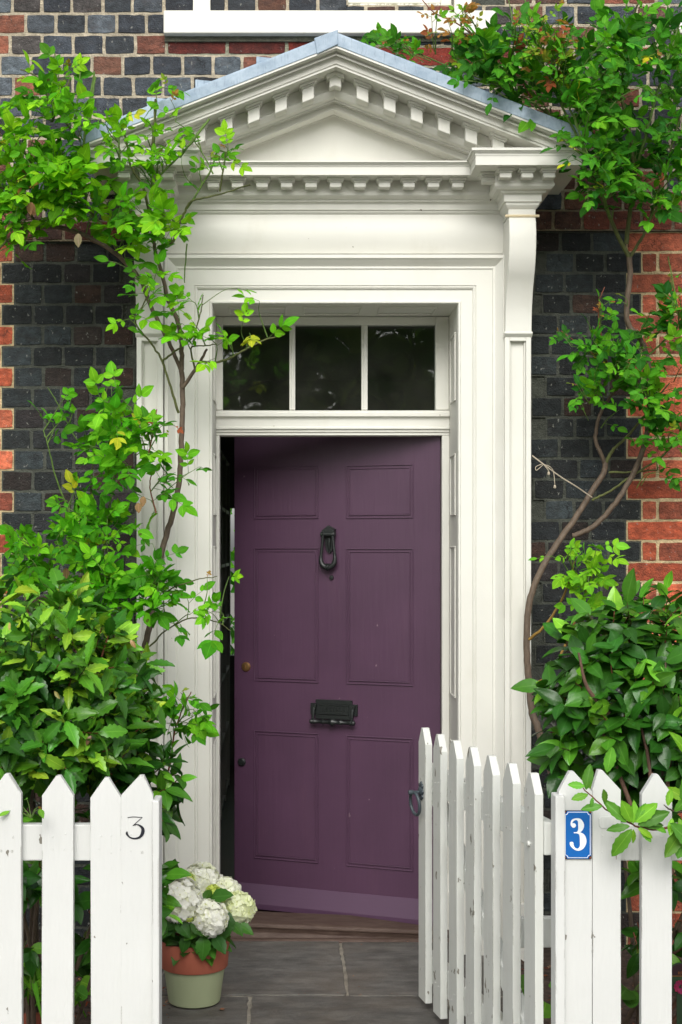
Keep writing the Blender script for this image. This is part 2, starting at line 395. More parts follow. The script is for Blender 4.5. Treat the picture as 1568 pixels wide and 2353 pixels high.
def row_side(y0, pitch, xa_lim, xb_lim, side):
    k = -9
    while y0 + k * pitch < 2300:
        ya = y0 + k * pitch + 3.2; yb = ya + pitch - 6.4
        ca, cb = ya - 3.2, yb + 3.2
        string = (ya < 520 < yb)
        x = xa_lim - (35 if k % 2 else 0) + rn(-5, 5)
        while x < xb_lim:
            wd = rn(66, 73)
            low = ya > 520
            red_zone = (side == 'L' and low) or (side == 'R' and low)
            edge = (32 if k % 2 else 4) if side == 'L' else (1440 if k % 2 else 1474)
            isred = False
            if low:
                if side == 'L' and x < edge:
                    isred = True; x2 = min(x + (135 if k % 2 else 70), edge)
                    if edge - x2 < 25: x2 = edge
                    wd = x2 - x
                elif side == 'R':
                    if x < edge < x + wd + 22: wd = edge - x
                    elif x >= edge - 1:
                        isred = True; wd = 150 if k % 2 else (38 if x < edge + 5 else 150)
            if wd < 18: x += wd; continue
            if string: col, mc = random.choice([srgb(120, 58, 42), srgb(96, 50, 38), srgb(74, 50, 42), srgb(104, 54, 40)]), srgb(120, 108, 88)
            elif isred: col, mc = random.choice(reds), m_red
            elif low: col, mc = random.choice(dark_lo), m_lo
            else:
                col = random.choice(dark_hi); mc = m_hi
                if side == 'L' and x < 40 and random.random() < .35: col = srgb(126, 78, 60)
                if 380 < x < 1130 and 78 < ya < 120: col = random.choice([srgb(118, 42, 30), srgb(100, 40, 32)]); mc = srgb(138, 138, 118); wd = min(140, wd * 2)
                if x > 1250 and random.random() < .25: col = srgb(126, 74, 56)
            # next
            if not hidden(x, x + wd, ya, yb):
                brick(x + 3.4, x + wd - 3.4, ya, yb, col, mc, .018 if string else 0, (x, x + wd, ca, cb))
            x += wd
        k += 1
row_side(31, 47.75, -420, 768, 'L')
row_side(7 + 4, 47.4, 769, 1990, 'R')
# the core behind the bricks, with the openings for the door and the windows
core = (*m_lo, 0)
ox0, ox1 = -.283, .702
zt = 5.0; yb0, yb1 = YW + .012, YW + .26
xw0, xw1 = PX(446, YW), PX(1082, YW)
XL, XR = PX(-430, YW), PX(2000, YW)
zs = PZ(24, YW)
wall.box(XL, ox0 - .02, yb0, yb1, -.05, zs, core); wall.box(ox1 + .02, XR, yb0, yb1, -.05, zs, core)
wall.box(ox0 - .02, ox1 + .02, yb0, yb1, 2.66, zs, core)
wall.box(XL, xw0, yb0, yb1, zs, zt, core); wall.box(xw1, PX(1600, YW), yb0, yb1, zs, zt, core)
wall.box(PX(1600, YW), XR, yb0, yb1, zs - .06, zs - .002, core)
wall.box(PX(379, YW), PX(1138, YW), YW - .010, YW + .02, PZ(97, YW), PZ(78, YW), (*srgb(92, 92, 78), 0))  # strip below the sill, its colour standing in for the sill's shadow band
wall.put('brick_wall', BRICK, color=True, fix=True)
# --- upper windows
def window(x0, x1, y_sill_top, y_sill_bot, sx0, sx1):
    f = Part(); ys = YW - .045
    zt_ = PZ(y_sill_top, ys)
    for a, b in ((x0, x0 + 40), (x1 - 40, x1)):
        f.box(PX(a, YW), PX(b, YW), YW - .006, YW + .10, zt_, 5.0)
    for a, b in ((x0 + 46, x0 + 70), (x1 - 70, x1 - 46)):
        f.box(PX(a, YW), PX(b, YW), YW + .012, YW + .06, zt_ + .01, 5.0)
    f.box(PX(x0 + 40, YW), PX(x1 - 40, YW), YW + .062, YW + .1, zt_, zt_ + .3)
    f.box(PX(x0 + 70, YW), PX(x1 - 70, YW), YW + .012, YW + .06, zt_ + .045, zt_ + .16)
    fr = f.put('upper_window', SILL, bevel=.003)
    s = Part(); z0 = PZ(y_sill_bot, ys)
    s.prism([(PX(sx0, ys), ys, z0), (PX(sx0, ys), ys, zt_ - .006), (PX(sx0, ys), YW + .01, zt_), (PX(sx0, ys), YW + .01, z0)], (PX(sx1, ys) - PX(sx0, ys), 0, 0))
    s.put('sill', SILL, fr, bevel=.005)
    g = Part(); g.box(PX(x0 + 71, YW), PX(x1 - 71, YW), YW + .008, YW + .05, zt_ + .010, zt_ + .043); g.put('bottom_rail', ALGAE, fr, bevel=.003)
    g = Part(); g.box(PX(x0 + 70, YW), PX(x1 - 70, YW), YW + .03, YW + .034, zt_ + .16, 5.0); g.put('pane', GLASS, fr)
    g = Part(); g.box(PX(x0, YW), PX(x1, YW), YW + .262, YW + .27, zt_, 5.0); g.put('blind', SILL, fr)
window(444, 1084, 20, 76, 376, 1142)
window(1605, 2200, 48, 76, 1546, 2260)
# --- hallway behind the door
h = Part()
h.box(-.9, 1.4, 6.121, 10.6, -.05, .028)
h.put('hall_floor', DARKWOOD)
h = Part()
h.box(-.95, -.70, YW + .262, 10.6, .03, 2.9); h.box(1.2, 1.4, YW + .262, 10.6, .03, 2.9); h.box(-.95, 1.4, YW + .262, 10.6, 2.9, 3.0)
h.box(-.70, -.392, 10.5, 10.6, .03, 2.9); h.box(1.0, 1.2, 10.5, 10.6, .03, 2.9); h.box(-.392, 1.0, 10.5, 10.6, .03, .85); h.box(-.392, 1.0, 10.5, 10.6, 1.95, 2.9)  # rear window opening widened unseen behind the door, to let in more light
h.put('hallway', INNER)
# --- door surround -------------------------------------------------------------------------------
YA = 5.70                                           # face of the architrave
CX = .205; ZH = PZ(697, YA); AX0, AX1 = PX(488, YA), PX(1053.5, YA)
k = YA / F                                          # metres per pixel there
prof = [(0, .30), (0, .006), (.5, .0015), (2, 0), (4.5, .0), (6, .004), (6.5, .008), (33, .008), (34, .001), (37, -.002), (40, .001), (41, -.004), (78, -.004), (79, -.009), (84, -.008), (90, -.016), (96, -.028), (99, -.033), (100, -.036), (108, -.036), (108, .14)]
SUR = Part(); n = len(prof); vs = []; fs = []
for u, d in prof:
    a = u * k
    vs += [(AX0 - a, YA + d, -.02), (AX0 - a, YA + d, ZH + a), (AX1 + a, YA + d, ZH + a), (AX1 + a, YA + d, -.02)]
for i in range(n - 1):
    for j in range(3): fs.append((i * 4 + j, i * 4 + j + 1, i * 4 + j + 5, i * 4 + j + 4))
SUR.add(vs, fs)
zf0, zf1 = PZ(583, YA), PZ(496, YA)
sur = SUR.put('door_surround', CREAM, smooth=28)
# frieze: swelling board between the consoles
fz = Part(); pr = []
for i in range(13):
    t = i / 12; pr.append((YA - .004 - .018 * math.sin(math.pi * (t ** .9)), zf1 + (zf0 - zf1) * t))
fz.xrun([(YA, zf1 + .02)] + pr, PX(352, YA), PX(1172, YA), YW)
fz.put('frieze', CREAM, sur, smooth=30)
Y0 = 5.55; BX = [(.889, .995), (2 * CX - .995, 2 * CX - .889)]
def lev(base):                                       # (projection, pixel row) -> (projection, z)
    return lambda d, py: (d, PZ(py, base - d))
def ring(x0, x1, base, d, z, back=YW):
    return [Vector((x0 - d, back, z)), Vector((x0 - d, base - d, z)), Vector((x1 + d, base - d, z)), Vector((x1 + d, back, z))]
L0 = lev(Y0)
blk = [L0(.166, 339), L0(.166, 345), L0(.160, 346), L0(.159, 349), L0(.153, 353), L0(.152, 357.5), L0(.150, 358), L0(.150, 379)]
zso = blk[-1][1]
blk += [(.062, zso), L0(.060, 419), L0(.064, 421), L0(.062, 427), L0(.052, 434), L0(.036, 438.5), L0(.035, 442), L0(.028, 443.5), L0(.021, 448.5), L0(.020, 463), L0(.014, 464.5), L0(.012, 471), L0(.004, 478.5), L0(0, 481), L0(0, 494.5)]
def dentil(x, base_y, zt_, zb, w=.023, face=.048, sgn=None, parent=None, cap=.018, dz=0.0, x_face=None):
    """block hanging below the soffit at zt_; base_y = wall behind, face = how far it stands out; dz shears it for the rake"""
    d = Part()
    def sh(vs): return [(a, b, c - dz * (a - x)) for a, b, c in vs]
    z1 = zt_ - cap
    bx = lambda x0, x1, y0, y1, za, zb_: [(x0, y0, za), (x1, y0, za), (x1, y1, za), (x0, y1, za), (x0, y0, zb_), (x1, y0, zb_), (x1, y1, zb_), (x0, y1, zb_)]
    FS = [(0, 3, 2, 1), (4, 5, 6, 7), (0, 1, 5, 4), (1, 2, 6, 5), (2, 3, 7, 6), (3, 0, 4, 7)]
    yf = base_y - face
    d.add(sh(bx(x - w, x + w, yf, base_y + .003, zb, z1)), FS)
    for g, za, zb_ in ((.004, z1 + .0005, z1 + .0075), (.0105, z1 + .008, zt_ + .0005)):   # stepped cap under the soffit
        d.add(sh(bx(x - w - g, x + w + g, yf - g, base_y + .003, za, zb_)), FS)
    if sgn:                                           # turned to face sideways from a return
        d.v = [(x_face + sgn * (base_y - b_), base_y + (a_ - x), c_) for a_, b_, c_ in d.v]
    d.put('dentil', CREAM, parent, bevel=.0022, seg=1)
for si, (x0, x1) in enumerate(BX):
    b = Part(); b.ring_stack([ring(x0, x1, Y0, d, z) for d, z in blk])
    bo = b.put('cornice_block', CREAM, sur, smooth=25)
    zb = PZ(408, Y0 - .108)
    for f_ in (.0, .5, 1.0):
        dentil(x0 - .028 + f_ * (x1 - x0 + .062), Y0 - .061, zso, zb, parent=sur)
    inner = x0 if si == 0 else x1
    dentil(0, Y0 - .02, zso, zb, sgn=(-1 if si == 0 else 1), x_face=inner + (-.061 if si == 0 else .061), parent=sur)
    # console with an S profile
    c = Part(); S = []
    for yy, py in ((5.548, 497), (5.535, 512), (5.528, 535), (5.53, 560), (5.54, 590), (5.56, 620), (5.588, 650), (5.61, 680), (5.625, 710), (5.632, 740), (5.634, 764)):
        S.append((yy, 0, PZ(py, yy)))
    S = [(p.x, p.z) for p in catmull(S, 5)]
    c.xrun(S, x0, x1, YW); c.put('console_bracket', CREAM, sur, bevel=.003, smooth=30)
    c = Part(); zc_ = PZ(497, Y0)
    c.tube([(x0 - .014, Y0 - .004, zc_), (x1 + .014, Y0 - .004, zc_)], .006, 8); c.put('bead_rod', paint('bare_wood_bead' + str(si), srgb(206, 190, 156), srgb(170, 150, 118), .6), sur, smooth=40)
    # pilaster with a sunk panel and a small cap
    p = Part(); zc2 = PZ(766, 5.64)
    p.box(x0, x1, 5.668, YW, -.02, zc2 - .002)
    e = .021
    p.box(x0, x0 + e, 5.645, 5.668, -.02, zc2 - .002); p.box(x1 - e, x1, 5.645, 5.668, -.02, zc2 - .002)
    p.box(x0 + e, x1 - e, 5.645, 5.668, zc2 - .03, zc2 - .002); p.box(x0 + e, x1 - e, 5.645, 5.668, -.02, .22)
    for a_, b_ in ((x0 + e, x0 + e + .006), (x1 - e - .006, x1 - e)): p.box(a_, b_, 5.656, 5.667, .22, zc2 - .03)
    p.xrun([(5.632, zc2 + .006), (5.632, zc2 - .002), (5.638, zc2 - .008), (5.646, zc2 - .016)], x0 - .004, x1 + .004, 5.66)
    p.put('pilaster', CREAM, sur, bevel=.0025)
# the horizontal cornice between the two blocks
Lc = lev(YA)
cen = [Lc(.166, 369), Lc(.166, 372.5), Lc(.160, 373.5), Lc(.159, 376), Lc(.153, 380), Lc(.152, 382.5), Lc(.150, 383), Lc(.150, 402)]
zsc = cen[-1][1]
cen += [(.062, zsc), Lc(.060, 440), Lc(.064, 442), Lc(.062, 448), Lc(.052, 454), Lc(.036, 458.5), Lc(.035, 463), Lc(.028, 464.5), Lc(.021, 470), Lc(.020, 482), Lc(.014, 483.5), Lc(.012, 488), Lc(.004, 493), Lc(0, 495), Lc(0, 498)]
c = Part(); c.xrun([(YA - d, z) for d, z in cen], BX[1][0] + .02, BX[0][1] - .02, YW); c.put('cornice', CREAM, sur, smooth=25)
zbc = PZ(430, YA - .108)
for i in range(11):
    dentil(PX(490 + 56.3 * i, YA - .108), YA - .061, zsc, zbc, parent=sur)
# pediment: tympanum, raking cornice, its blocks, lead roof
SL = .390; YR = 5.43
tp = Part(); ztp = PZ(262, 5.68); zbase = PZ(369, 5.53) - .02; half = (ztp - zbase) / SL
tp.prism([(CX - half, 5.68, zbase), (CX + half, 5.68, zbase), (CX, 5.68, ztp)], (0, .1, 0)); tp.put('tympanum', CREAM, sur)
rp = [(5.378, 104), (5.378, 110), (5.386, 111), (5.389, 113.5), (5.400, 116.5), (5.412, 118.5), (5.418, 121), (5.418, 122.5), (5.408, 123), (5.408, 127), (5.430, 127.6), (5.43, 146), (5.436, 146.4), (5.436, 148.4), (5.430, 149), (5.43, 153)]
rpz = [(y, PZ(p, y)) for y, p in rp]; zrs = rpz[-1][1]
rk = Part(); rk.rake(rpz + [(5.84, zrs), (5.84, rpz[0][1])], CX, .955, SL)
rq = [(5.545, zrs - .001), (5.545, PZ(203, 5.545)), (5.537, PZ(204, 5.537)), (5.537, PZ(207, 5.537)), (5.541, PZ(213, 5.541)), (5.553, PZ(222, 5.553)), (5.575, PZ(228, 5.575)), (5.575, PZ(232, 5.575)), (5.598, PZ(233, 5.598)), (5.598, PZ(236, 5.598)), (5.612, PZ(237, 5.612)), (5.612, PZ(250, 5.612)), (5.604, PZ(250.5, 5.604)), (5.607, PZ(253, 5.607)), (5.64, PZ(260, 5.64)), (5.66, PZ(263, 5.66)), (5.66, PZ(266, 5.66)), (5.69, PZ(267.5, 5.69)), (5.84, PZ(267.5, 5.69))]
rk.rake([(y, PZ(p, y) if False else p) for y, p in rq] + [(5.84, zrs - .001)], CX, .825, SL); rk.put('raking_cornice', CREAM, sur, smooth=25)
for i in range(-6, 7):
    xx = CX + i * (63.2 / F * YR); sgx = (1 if i > 0 else -1) if i else 0
    zz = zrs - SL * abs(xx - CX); zbt = zz - (PZ(153, 5.5) - PZ(197, 5.5)) + .004
    if i == 0:
        d = Part(); y0_, y1_ = 5.489, 5.548; wv = .023; zt_ = zrs
        d.prism([(CX - wv, y0_, zrs - .062), (CX, y0_, zrs - .053), (CX + wv, y0_, zrs - .062), (CX + wv, y0_, zrs - SL * wv - .014), (CX, y0_, zrs - .012), (CX - wv, y0_, zrs - SL * wv - .014)], (0, y1_ - y0_, 0))
        g = wv + .011
        d.prism([(CX - g, y0_ - .011, zrs - SL * g - .016), (CX, y0_ - .011, zrs - .016), (CX + g, y0_ - .011, zrs - SL * g - .016), (CX + g, y0_ - .011, zrs - SL * g), (CX, y0_ - .011, zrs), (CX - g, y0_ - .011, zrs - SL * g)], (0, .06, 0))
        d.put('dentil', CREAM, sur, bevel=.002, seg=1)
    else:
        dentil(xx, 5.546, zz, zbt, face=.057, parent=sur, dz=SL * sgx)
ld = Part()
zl1, zl0 = PZ(73, 5.375), PZ(105, 5.375)
ld.rake([(5.375, zl1 - .006), (5.379, zl1), (YW, zl1), (YW, zl1 - .01), (5.387, zl0 + .002), (5.375, zl0)], CX, .975, SL)
ld.prism([(CX - .085, 5.37, zl1 + .008 - SL * .085), (CX + .006, 5.37, zl1 + .008), (CX + .006, 5.37, zl0 + .004), (CX - .074, 5.37, zl0 - .004 - SL * .074)], (0, YW - 5.37, 0))
for sx, sy in ((690, 462), (912, 382), (1192, 276)):
    x = PX(sx / 2, YW); z = PZ(sy / 2, YW); ld.prism([(x - .012, YW - .012, z + .012), (x + .11, YW - .012, z - .0), (x + .11, YW - .012, z - .14), (x - .012, YW - .012, z - .09)], (0, .008, 0))
ld.put('lead_roof', LEAD, sur, bevel=.003)
# linings of the reveal with their sunk panels
rv = Part(); YF = 6.0
rv.box(AX0 - .04, AX0 + .001, YA + .012, YF + .04, -.02, ZH); rv.box(AX1 - .001, AX1 + .04, YA + .012, YF + .04, -.02, ZH)
rv.box(AX0 - .04, AX1 + .04, YA + .012, YF + .04, ZH - .001, ZH + .04)
def panel_x(x, sg, z0, z1):
    e = .007
    for (a, b, c, d_) in ((YA + .07, YF - .06, z0, z0 + e), (YA + .07, YF - .06, z1 - e, z1), (YA + .07, YA + .07 + e, z0 + e, z1 - e), (YF - .06 - e, YF - .06, z0 + e, z1 - e)):
        rv.box(min(x, x + sg * .006), max(x, x + sg * .006), a, b, c, d_)
for py0, py1 in ((770, 925), (1045, 1185), (1255, 1600), (1705, 2080)):
    panel_x(AX0 + .001, 1, PZ(py1, 5.85), PZ(py0, 5.85)); panel_x(AX1 - .001, -1, PZ(py1, 5.85), PZ(py0, 5.85))
for i in range(3):
    a = AX0 + .06 + i * .31; e = .007
    for (p, q, r_, s_) in ((a, a + .24, YA + .07, YA + .07 + e), (a, a + .24, YF - .06 - e, YF - .06), (a, a + e, YA + .07 + e, YF - .06 - e), (a + .24 - e, a + .24, YA + .07 + e, YF - .06 - e)):
        rv.box(p, q, r_, s_, ZH - .007, ZH - .001)
rv.put('reveal', CREAM, sur, bevel=.002)
# --- fanlight, transom, door frame
f = Part(); zt0, zt1 = PZ(942, YF), ZH - .003
f.box(AX0 + .002, PX(512, YF), YF, YF + .06, zt0, zt1); f.box(PX(1001.5, YF), AX1 - .002, YF, YF + .06, zt0, zt1)
f.box(PX(512, YF), PX(1001.5, YF), YF, YF + .06, PZ(746, YF), zt1)
for a, b in ((665.5, 679), (831.5, 845.5)):
    f.box(PX(a, YF), PX(b, YF), YF + .008, YF + .05, zt0, PZ(746, YF))
    f.box(PX(a + 4, YF), PX(b - 4, YF), YF + .002, YF + .008, zt0, PZ(746, YF))
fan = f.put('fanlight', CREAM, bevel=.003)
for a, b in ((512, 665.5), (679, 831.5), (845.5, 1001.5)):
    g = Part(); g.box(PX(a, YF) - .004, PX(b, YF) + .004, YF + .026, YF + .030, zt0 - .004, PZ(746, YF) + .004); g.put('pane', GLASS, fan)
t = Part()
tp_ = [(YF - .02, PZ(942, YF - .02) - .002), (YF - .035, PZ(948, YF - .035)), (YF - .035, PZ(957, YF - .035)), (YF - .024, PZ(959, YF - .024)), (YF - .02, PZ(964, YF - .02)), (YF - .02, PZ(980, YF - .02)), (YF - .026, PZ(981.5, YF - .026)), (YF - .026, PZ(986, YF - .026)), (YF - .018, PZ(987.5, YF - .018)), (YF - .018, PZ(993, YF - .018)), (YF - .012, PZ(994, YF - .012)), (YF - .012, PZ(1000.5, YF - .012))]
t.xrun(tp_, AX0 + .002, AX1 - .002, YF + .07)
zdt = PZ(1000.5, YF - .012)
t.box(AX0 + .002, PX(505, YF), YF - .012, YF + .07, .03, zdt - .001); t.box(PX(1015.5, YF), AX1 - .002, YF - .012, YF + .07, .03, zdt - .001)
for sg, x in ((1, AX0 + .002), (-1, AX1 - .002)):     # little plinth blocks at the foot
    t.prism([(x, YF - .06, .0), (x, YF - .06, .19), (x, YF - .014, .26), (x, YF - .014, .0)], (sg * .03, 0, 0))
t.put('door_frame', CREAM, bevel=.002, smooth=25)
th = Part(); th.xrun([(6.10, .030), (5.94, .030), (5.925, .026), (5.922, .012), (5.928, .006), (5.934, -.012), (5.922, -.030), (5.912, -.036), (5.905, -.05)], AX0 - .03, AX1 + .03, 6.12)
th.v = [(x, y, (z + .046 - .040 * (x - AX0) / (AX1 - AX0)) if z > -.04 else -.02) for x, y, z in th.v]
th.xrun([(5.90, .009), (5.89, .004), (5.888, -.02)], AX0 + .004, AX1 - .004, 5.92)
th.put('threshold', THRESH, bevel=.004)
# --- front door, standing ajar
HX, HYD, ANG = PX(1011.5, 6.02), 6.02, R(21.5); CA, SA = math.cos(ANG), math.sin(ANG)
door_org = Vector((HX, HYD, 0))
def ds(px):                                           # pixel column -> distance from the hinge
    kk = (px - VX) / F; return (HX - kk * HYD) / (CA + kk * SA)
def dz(px, py): return PZ(py, HYD + ds(px) * SA)
DW = ds(538.5); zdb = .040
d = MB(); d.box(-DW, 0, 0, .045, zdb, 2.17)
door = d.build('front_door', PURPLE, bevel=.003)
door.parent = HOUSE; door.location = (HX, HYD - YW, 0); door.rotation_euler = (0, 0, -ANG)
cols = ((ds(584), ds(733)), (ds(796), ds(950)))
for ci, (sa_, sb_) in enumerate(cols):
    pm = (664, 872)[ci]
    for (pa, pb) in (((1071, 1068), (1192, 1191)), ((1259, 1260), (1567, 1574)), ((1682, 1693), (1978, 1996))):
        z1, z0 = dz(pm, pa[ci]), dz(pm, pb[ci])
        d = MB(); x0, x1 = -sa_, -sb_
        e, o_ = .0045, .0048
        for q in (0, .013):                           # two fine beads round a flush panel
            X0, X1, Z0, Z1 = x0 + q, x1 - q, z0 + q, z1 - q
            d.box(X0, X1, -o_, .001, Z0, Z0 + e); d.box(X0, X1, -o_, .001, Z1 - e, Z1); d.box(X0, X0 + e, -o_, .001, Z0 + e, Z1 - e); d.box(X1 - e, X1, -o_, .001, Z0 + e, Z1 - e)
        d.box(x0 + .0175, x1 - .0175, -.0015, .001, z0 + .0175, z1 - .0175)
        d.build('panel_moulding', PURPLE, door, bevel=.0015)
d = MB(); d.prism([(-DW + .018, -.004, .135), (-DW + .018, -.052, .062), (-DW + .018, -.052, zdb - .002), (-DW + .018, -.001, zdb - .002), (-DW + .018, -.001, .139)], (DW - .03, 0, 0))
PURPLE2 = paint('purple_weatherboard_paint', srgb(72, 45, 70), srgb(68, 44, 66), .62, srgb(128, 100, 112), .72, (.1, 1, 1), 50, .2, .1)
d.build('weather_bar', PURPLE2, door, bevel=.004)
# knocker
kx = -ds(759); s_ = (HYD + ds(759) * SA) / F
kz = lambda py: dz(759, py)
d = MB()
d.prism([(kx - 15 * s_, 0, kz(1219)), (kx, 0, kz(1208)), (kx + 15 * s_, 0, kz(1216)), (kx + 14 * s_, 0, kz(1224)), (kx - 14 * s_, 0, kz(1224))], (0, -.03, 0))
d.lathe([(0.001, -17 * s_), (6.5 * s_, -17 * s_), (7 * s_, -12 * s_), (5.5 * s_, -11 * s_), (5.5 * s_, 11 * s_), (7 * s_, 12 * s_), (6.5 * s_, 17 * s_), (.001, 17 * s_)], (kx, -.026, kz(1228)), 16, 'x')
d.prism([(kx - 9 * s_, 0, kz(1232)), (kx + 9 * s_, 0, kz(1232)), (kx + 10 * s_, 0, kz(1252)), (kx + 6 * s_, 0, kz(1266)), (kx, 0, kz(1271)), (kx - 6 * s_, 0, kz(1266)), (kx - 10 * s_, 0, kz(1252))], (0, -.012, 0))
d.tube([(kx, -.012, kz(1234)), (kx, -.016, kz(1250)), (kx, -.010, kz(1268))], [3 * s_, 5 * s_, 1.5 * s_], 8)
loop = [(-12, 1230), (-13.5, 1250), (-16, 1272), (-17, 1286), (-13, 1298), (0, 1304), (13, 1298), (17, 1286), (16, 1272), (13.5, 1250), (12, 1230)]
lp = catmull([(kx + a * s_, -.03, kz(b)) for a, b in loop], 5); m = len(lp)
d.tube(lp, [s_ * (3.4 + 3.2 * max(0, math.sin(math.pi * (i / (m - 1) - .22) / .56)) if .22 < i / (m - 1) < .78 else s_ * 3.4 / s_) for i in range(m)], 10)
for q in (-2.5, 2.5): d.lathe([(3 * s_, -2 * s_), (8.5 * s_, -1.5 * s_), (8.5 * s_, 1.5 * s_), (3 * s_, 2 * s_)], (kx + q * s_, -.03, kz(1303)), 14, 'x')
d.build('knocker', IRON, door, smooth=40)
d = MB(); d.lathe([(.0005, -.012), (4.5 * s_, -.011), (5.5 * s_, -.006), (5 * s_, 0)], (-ds(763), 0, dz(763, 1327)), 12, 'y'); d.build('knocker_stud', IRON, door, smooth=50)
# letter plate with its handle bar and raised word
lx = -ds(769); s_ = (HYD + ds(769) * SA) / F; lz = dz(769, 1634)
d = MB(); B = lambda a, b, y0, y1, c, e: d.box(lx + a * s_, lx + b * s_, y0, y1, lz - e * s_, lz - c * s_)
B(-44, 44, -.007, 0, -26, 18)                     # plate
B(-57, 57, -.0095, 0, -17, 8)                     # ears
B(-44, 44, -.011, -.0072, -26, -17); B(-44, 44, -.011, -.0072, 9, 18)
B(-36, 36, -.0135, -.0095, -15, 7)                # flap
d.box(lx - 36 * s_, lx + 36 * s_, -.016, -.0137, lz + 13.2 * s_, lz + 15 * s_); d.box(lx - 36 * s_, lx + 36 * s_, -.016, -.0137, lz - 7 * s_, lz - 5.2 * s_)
for sx in (-47, 47):
    d.prism([(lx + (sx - 6) * s_, -.0097, lz + 14 * s_), (lx + (sx + 6) * s_, -.0097, lz + 14 * s_), (lx + (sx + 3) * s_, -.0097, lz - 1 * s_), (lx + (sx - 3) * s_, -.0097, lz - 1 * s_)], (0, -.012, 0))
    d.tube(catmull([(lx + sx * s_, -.02, lz + 6 * s_), (lx + sx * s_, -.027, lz - 4 * s_), (lx + sx * s_, -.030, lz - 14 * s_), (lx + sx * s_, -.030, lz - 23 * s_)], 4), 3.4 * s_, 8)
bar = [(.2, -56), (4.5, -54), (6, -51), (5, -46), (6.5, -44), (4.6, -41), (4.4, -27), (5.6, -25), (6.6, -22), (4.8, -20), (4.8, -9), (6.5, -6), (9, -1), (9, 1), (6.5, 6), (4.8, 9), (4.8, 17), (6.8, 20), (5.6, 23), (4.4, 26), (4.6, 41), (6.5, 44), (5, 46), (6, 51), (4.5, 54), (.2, 56)]
d.lathe([(r_ * s_, a * s_) for r_, a in bar], (lx, -.030, lz - 24 * s_), 16, 'x')
fc = bpy.data.curves.new('letters', 'FONT'); fc.body = 'LETTERS'; fc.size = 13.5 * s_; fc.align_x = 'CENTER'; fc.align_y = 'CENTER'; fc.extrude = .0012; fc.resolution_u = 3; fc.space_character = 1.1
fo = bpy.data.objects.new('letters', fc); COL.objects.link(fo)
dg = bpy.context.evaluated_depsgraph_get(); tm = bpy.data.meshes.new_from_object(fo.evaluated_get(dg))
d.add([(lx + v.co.x, -.0148 - v.co.z, lz + 4 * s_ + v.co.y) for v in tm.vertices], [tuple(p.vertices) for p in tm.polygons])
bpy.data.objects.remove(fo); bpy.data.meshes.remove(tm)
d.build('letter_plate', IRON, door, smooth=35)
d = MB(); q = (HYD + ds(566) * SA) / F
d.lathe([(.0005, -.010), (5 * q, -.0098), (9 * q, -.009), (11 * q, -.004), (11 * q, 0)], (-ds(566), 0, dz(566, 1532)), 24, 'y'); d.box(-ds(566) - .0012, -ds(566) + .0012, -.0112, -.0095, dz(566, 1536), dz(566, 1528)); d.build('lock', BRASS, door, smooth=40)
d = MB(); d.lathe([(.0005, -.012), (7 * q, -.011), (9.5 * q, -.006), (9.5 * q, 0)], (-ds(556.5), 0, dz(556, 1751)), 20, 'y'); d.build('keyhole_cover', IRON, door, smooth=40)
# ------------------------------------------------------------------ bookcase in the hall
bk = empty('bookcase', (-.512, 8.4, .03)); tag(bk, 'pale bookcase in the dim hall, glimpsed past the purple door edge', 'bookcase')
b = MB(); b.box(-.145, -.125, -1.3, 1.25, 0, 2.2)
for yy in (-1.3, -.65, 0, .62, 1.23): b.box(-.125, .15, yy, yy + .025, 0, 2.2)
for zz in (0.02, .42, .8, 1.15, 1.5, 1.85, 2.18):
    for y0_, y1_ in ((-1.275, -.65), (-.625, 0), (.025, .62), (.645, 1.23)): b.box(-.125, .145, y0_, y1_, zz, zz + .02)
b.build('carcass', BOOKW, bk)
random.seed(5); b = MB()
for zz in (.44, .82, 1.17, 1.52):
    for y0_ in (-.6, .03, .66):
        y = y0_
        while y < y0_ + .5:
            tw = rn(.02, .045); b.box(-.12, rn(.05, .11), y, y + tw - .002, zz, zz + rn(.18, .27), (*[rn(.03, .25) for _ in range(3)], 1)); y += tw
bm_ = NT('book_cloth'); a_ = bm_.N('ShaderNodeAttribute'); a_.attribute_name = 'Col'; b.build('books', bm_.done(a_.outputs['Color'], .7), bk, color=True)
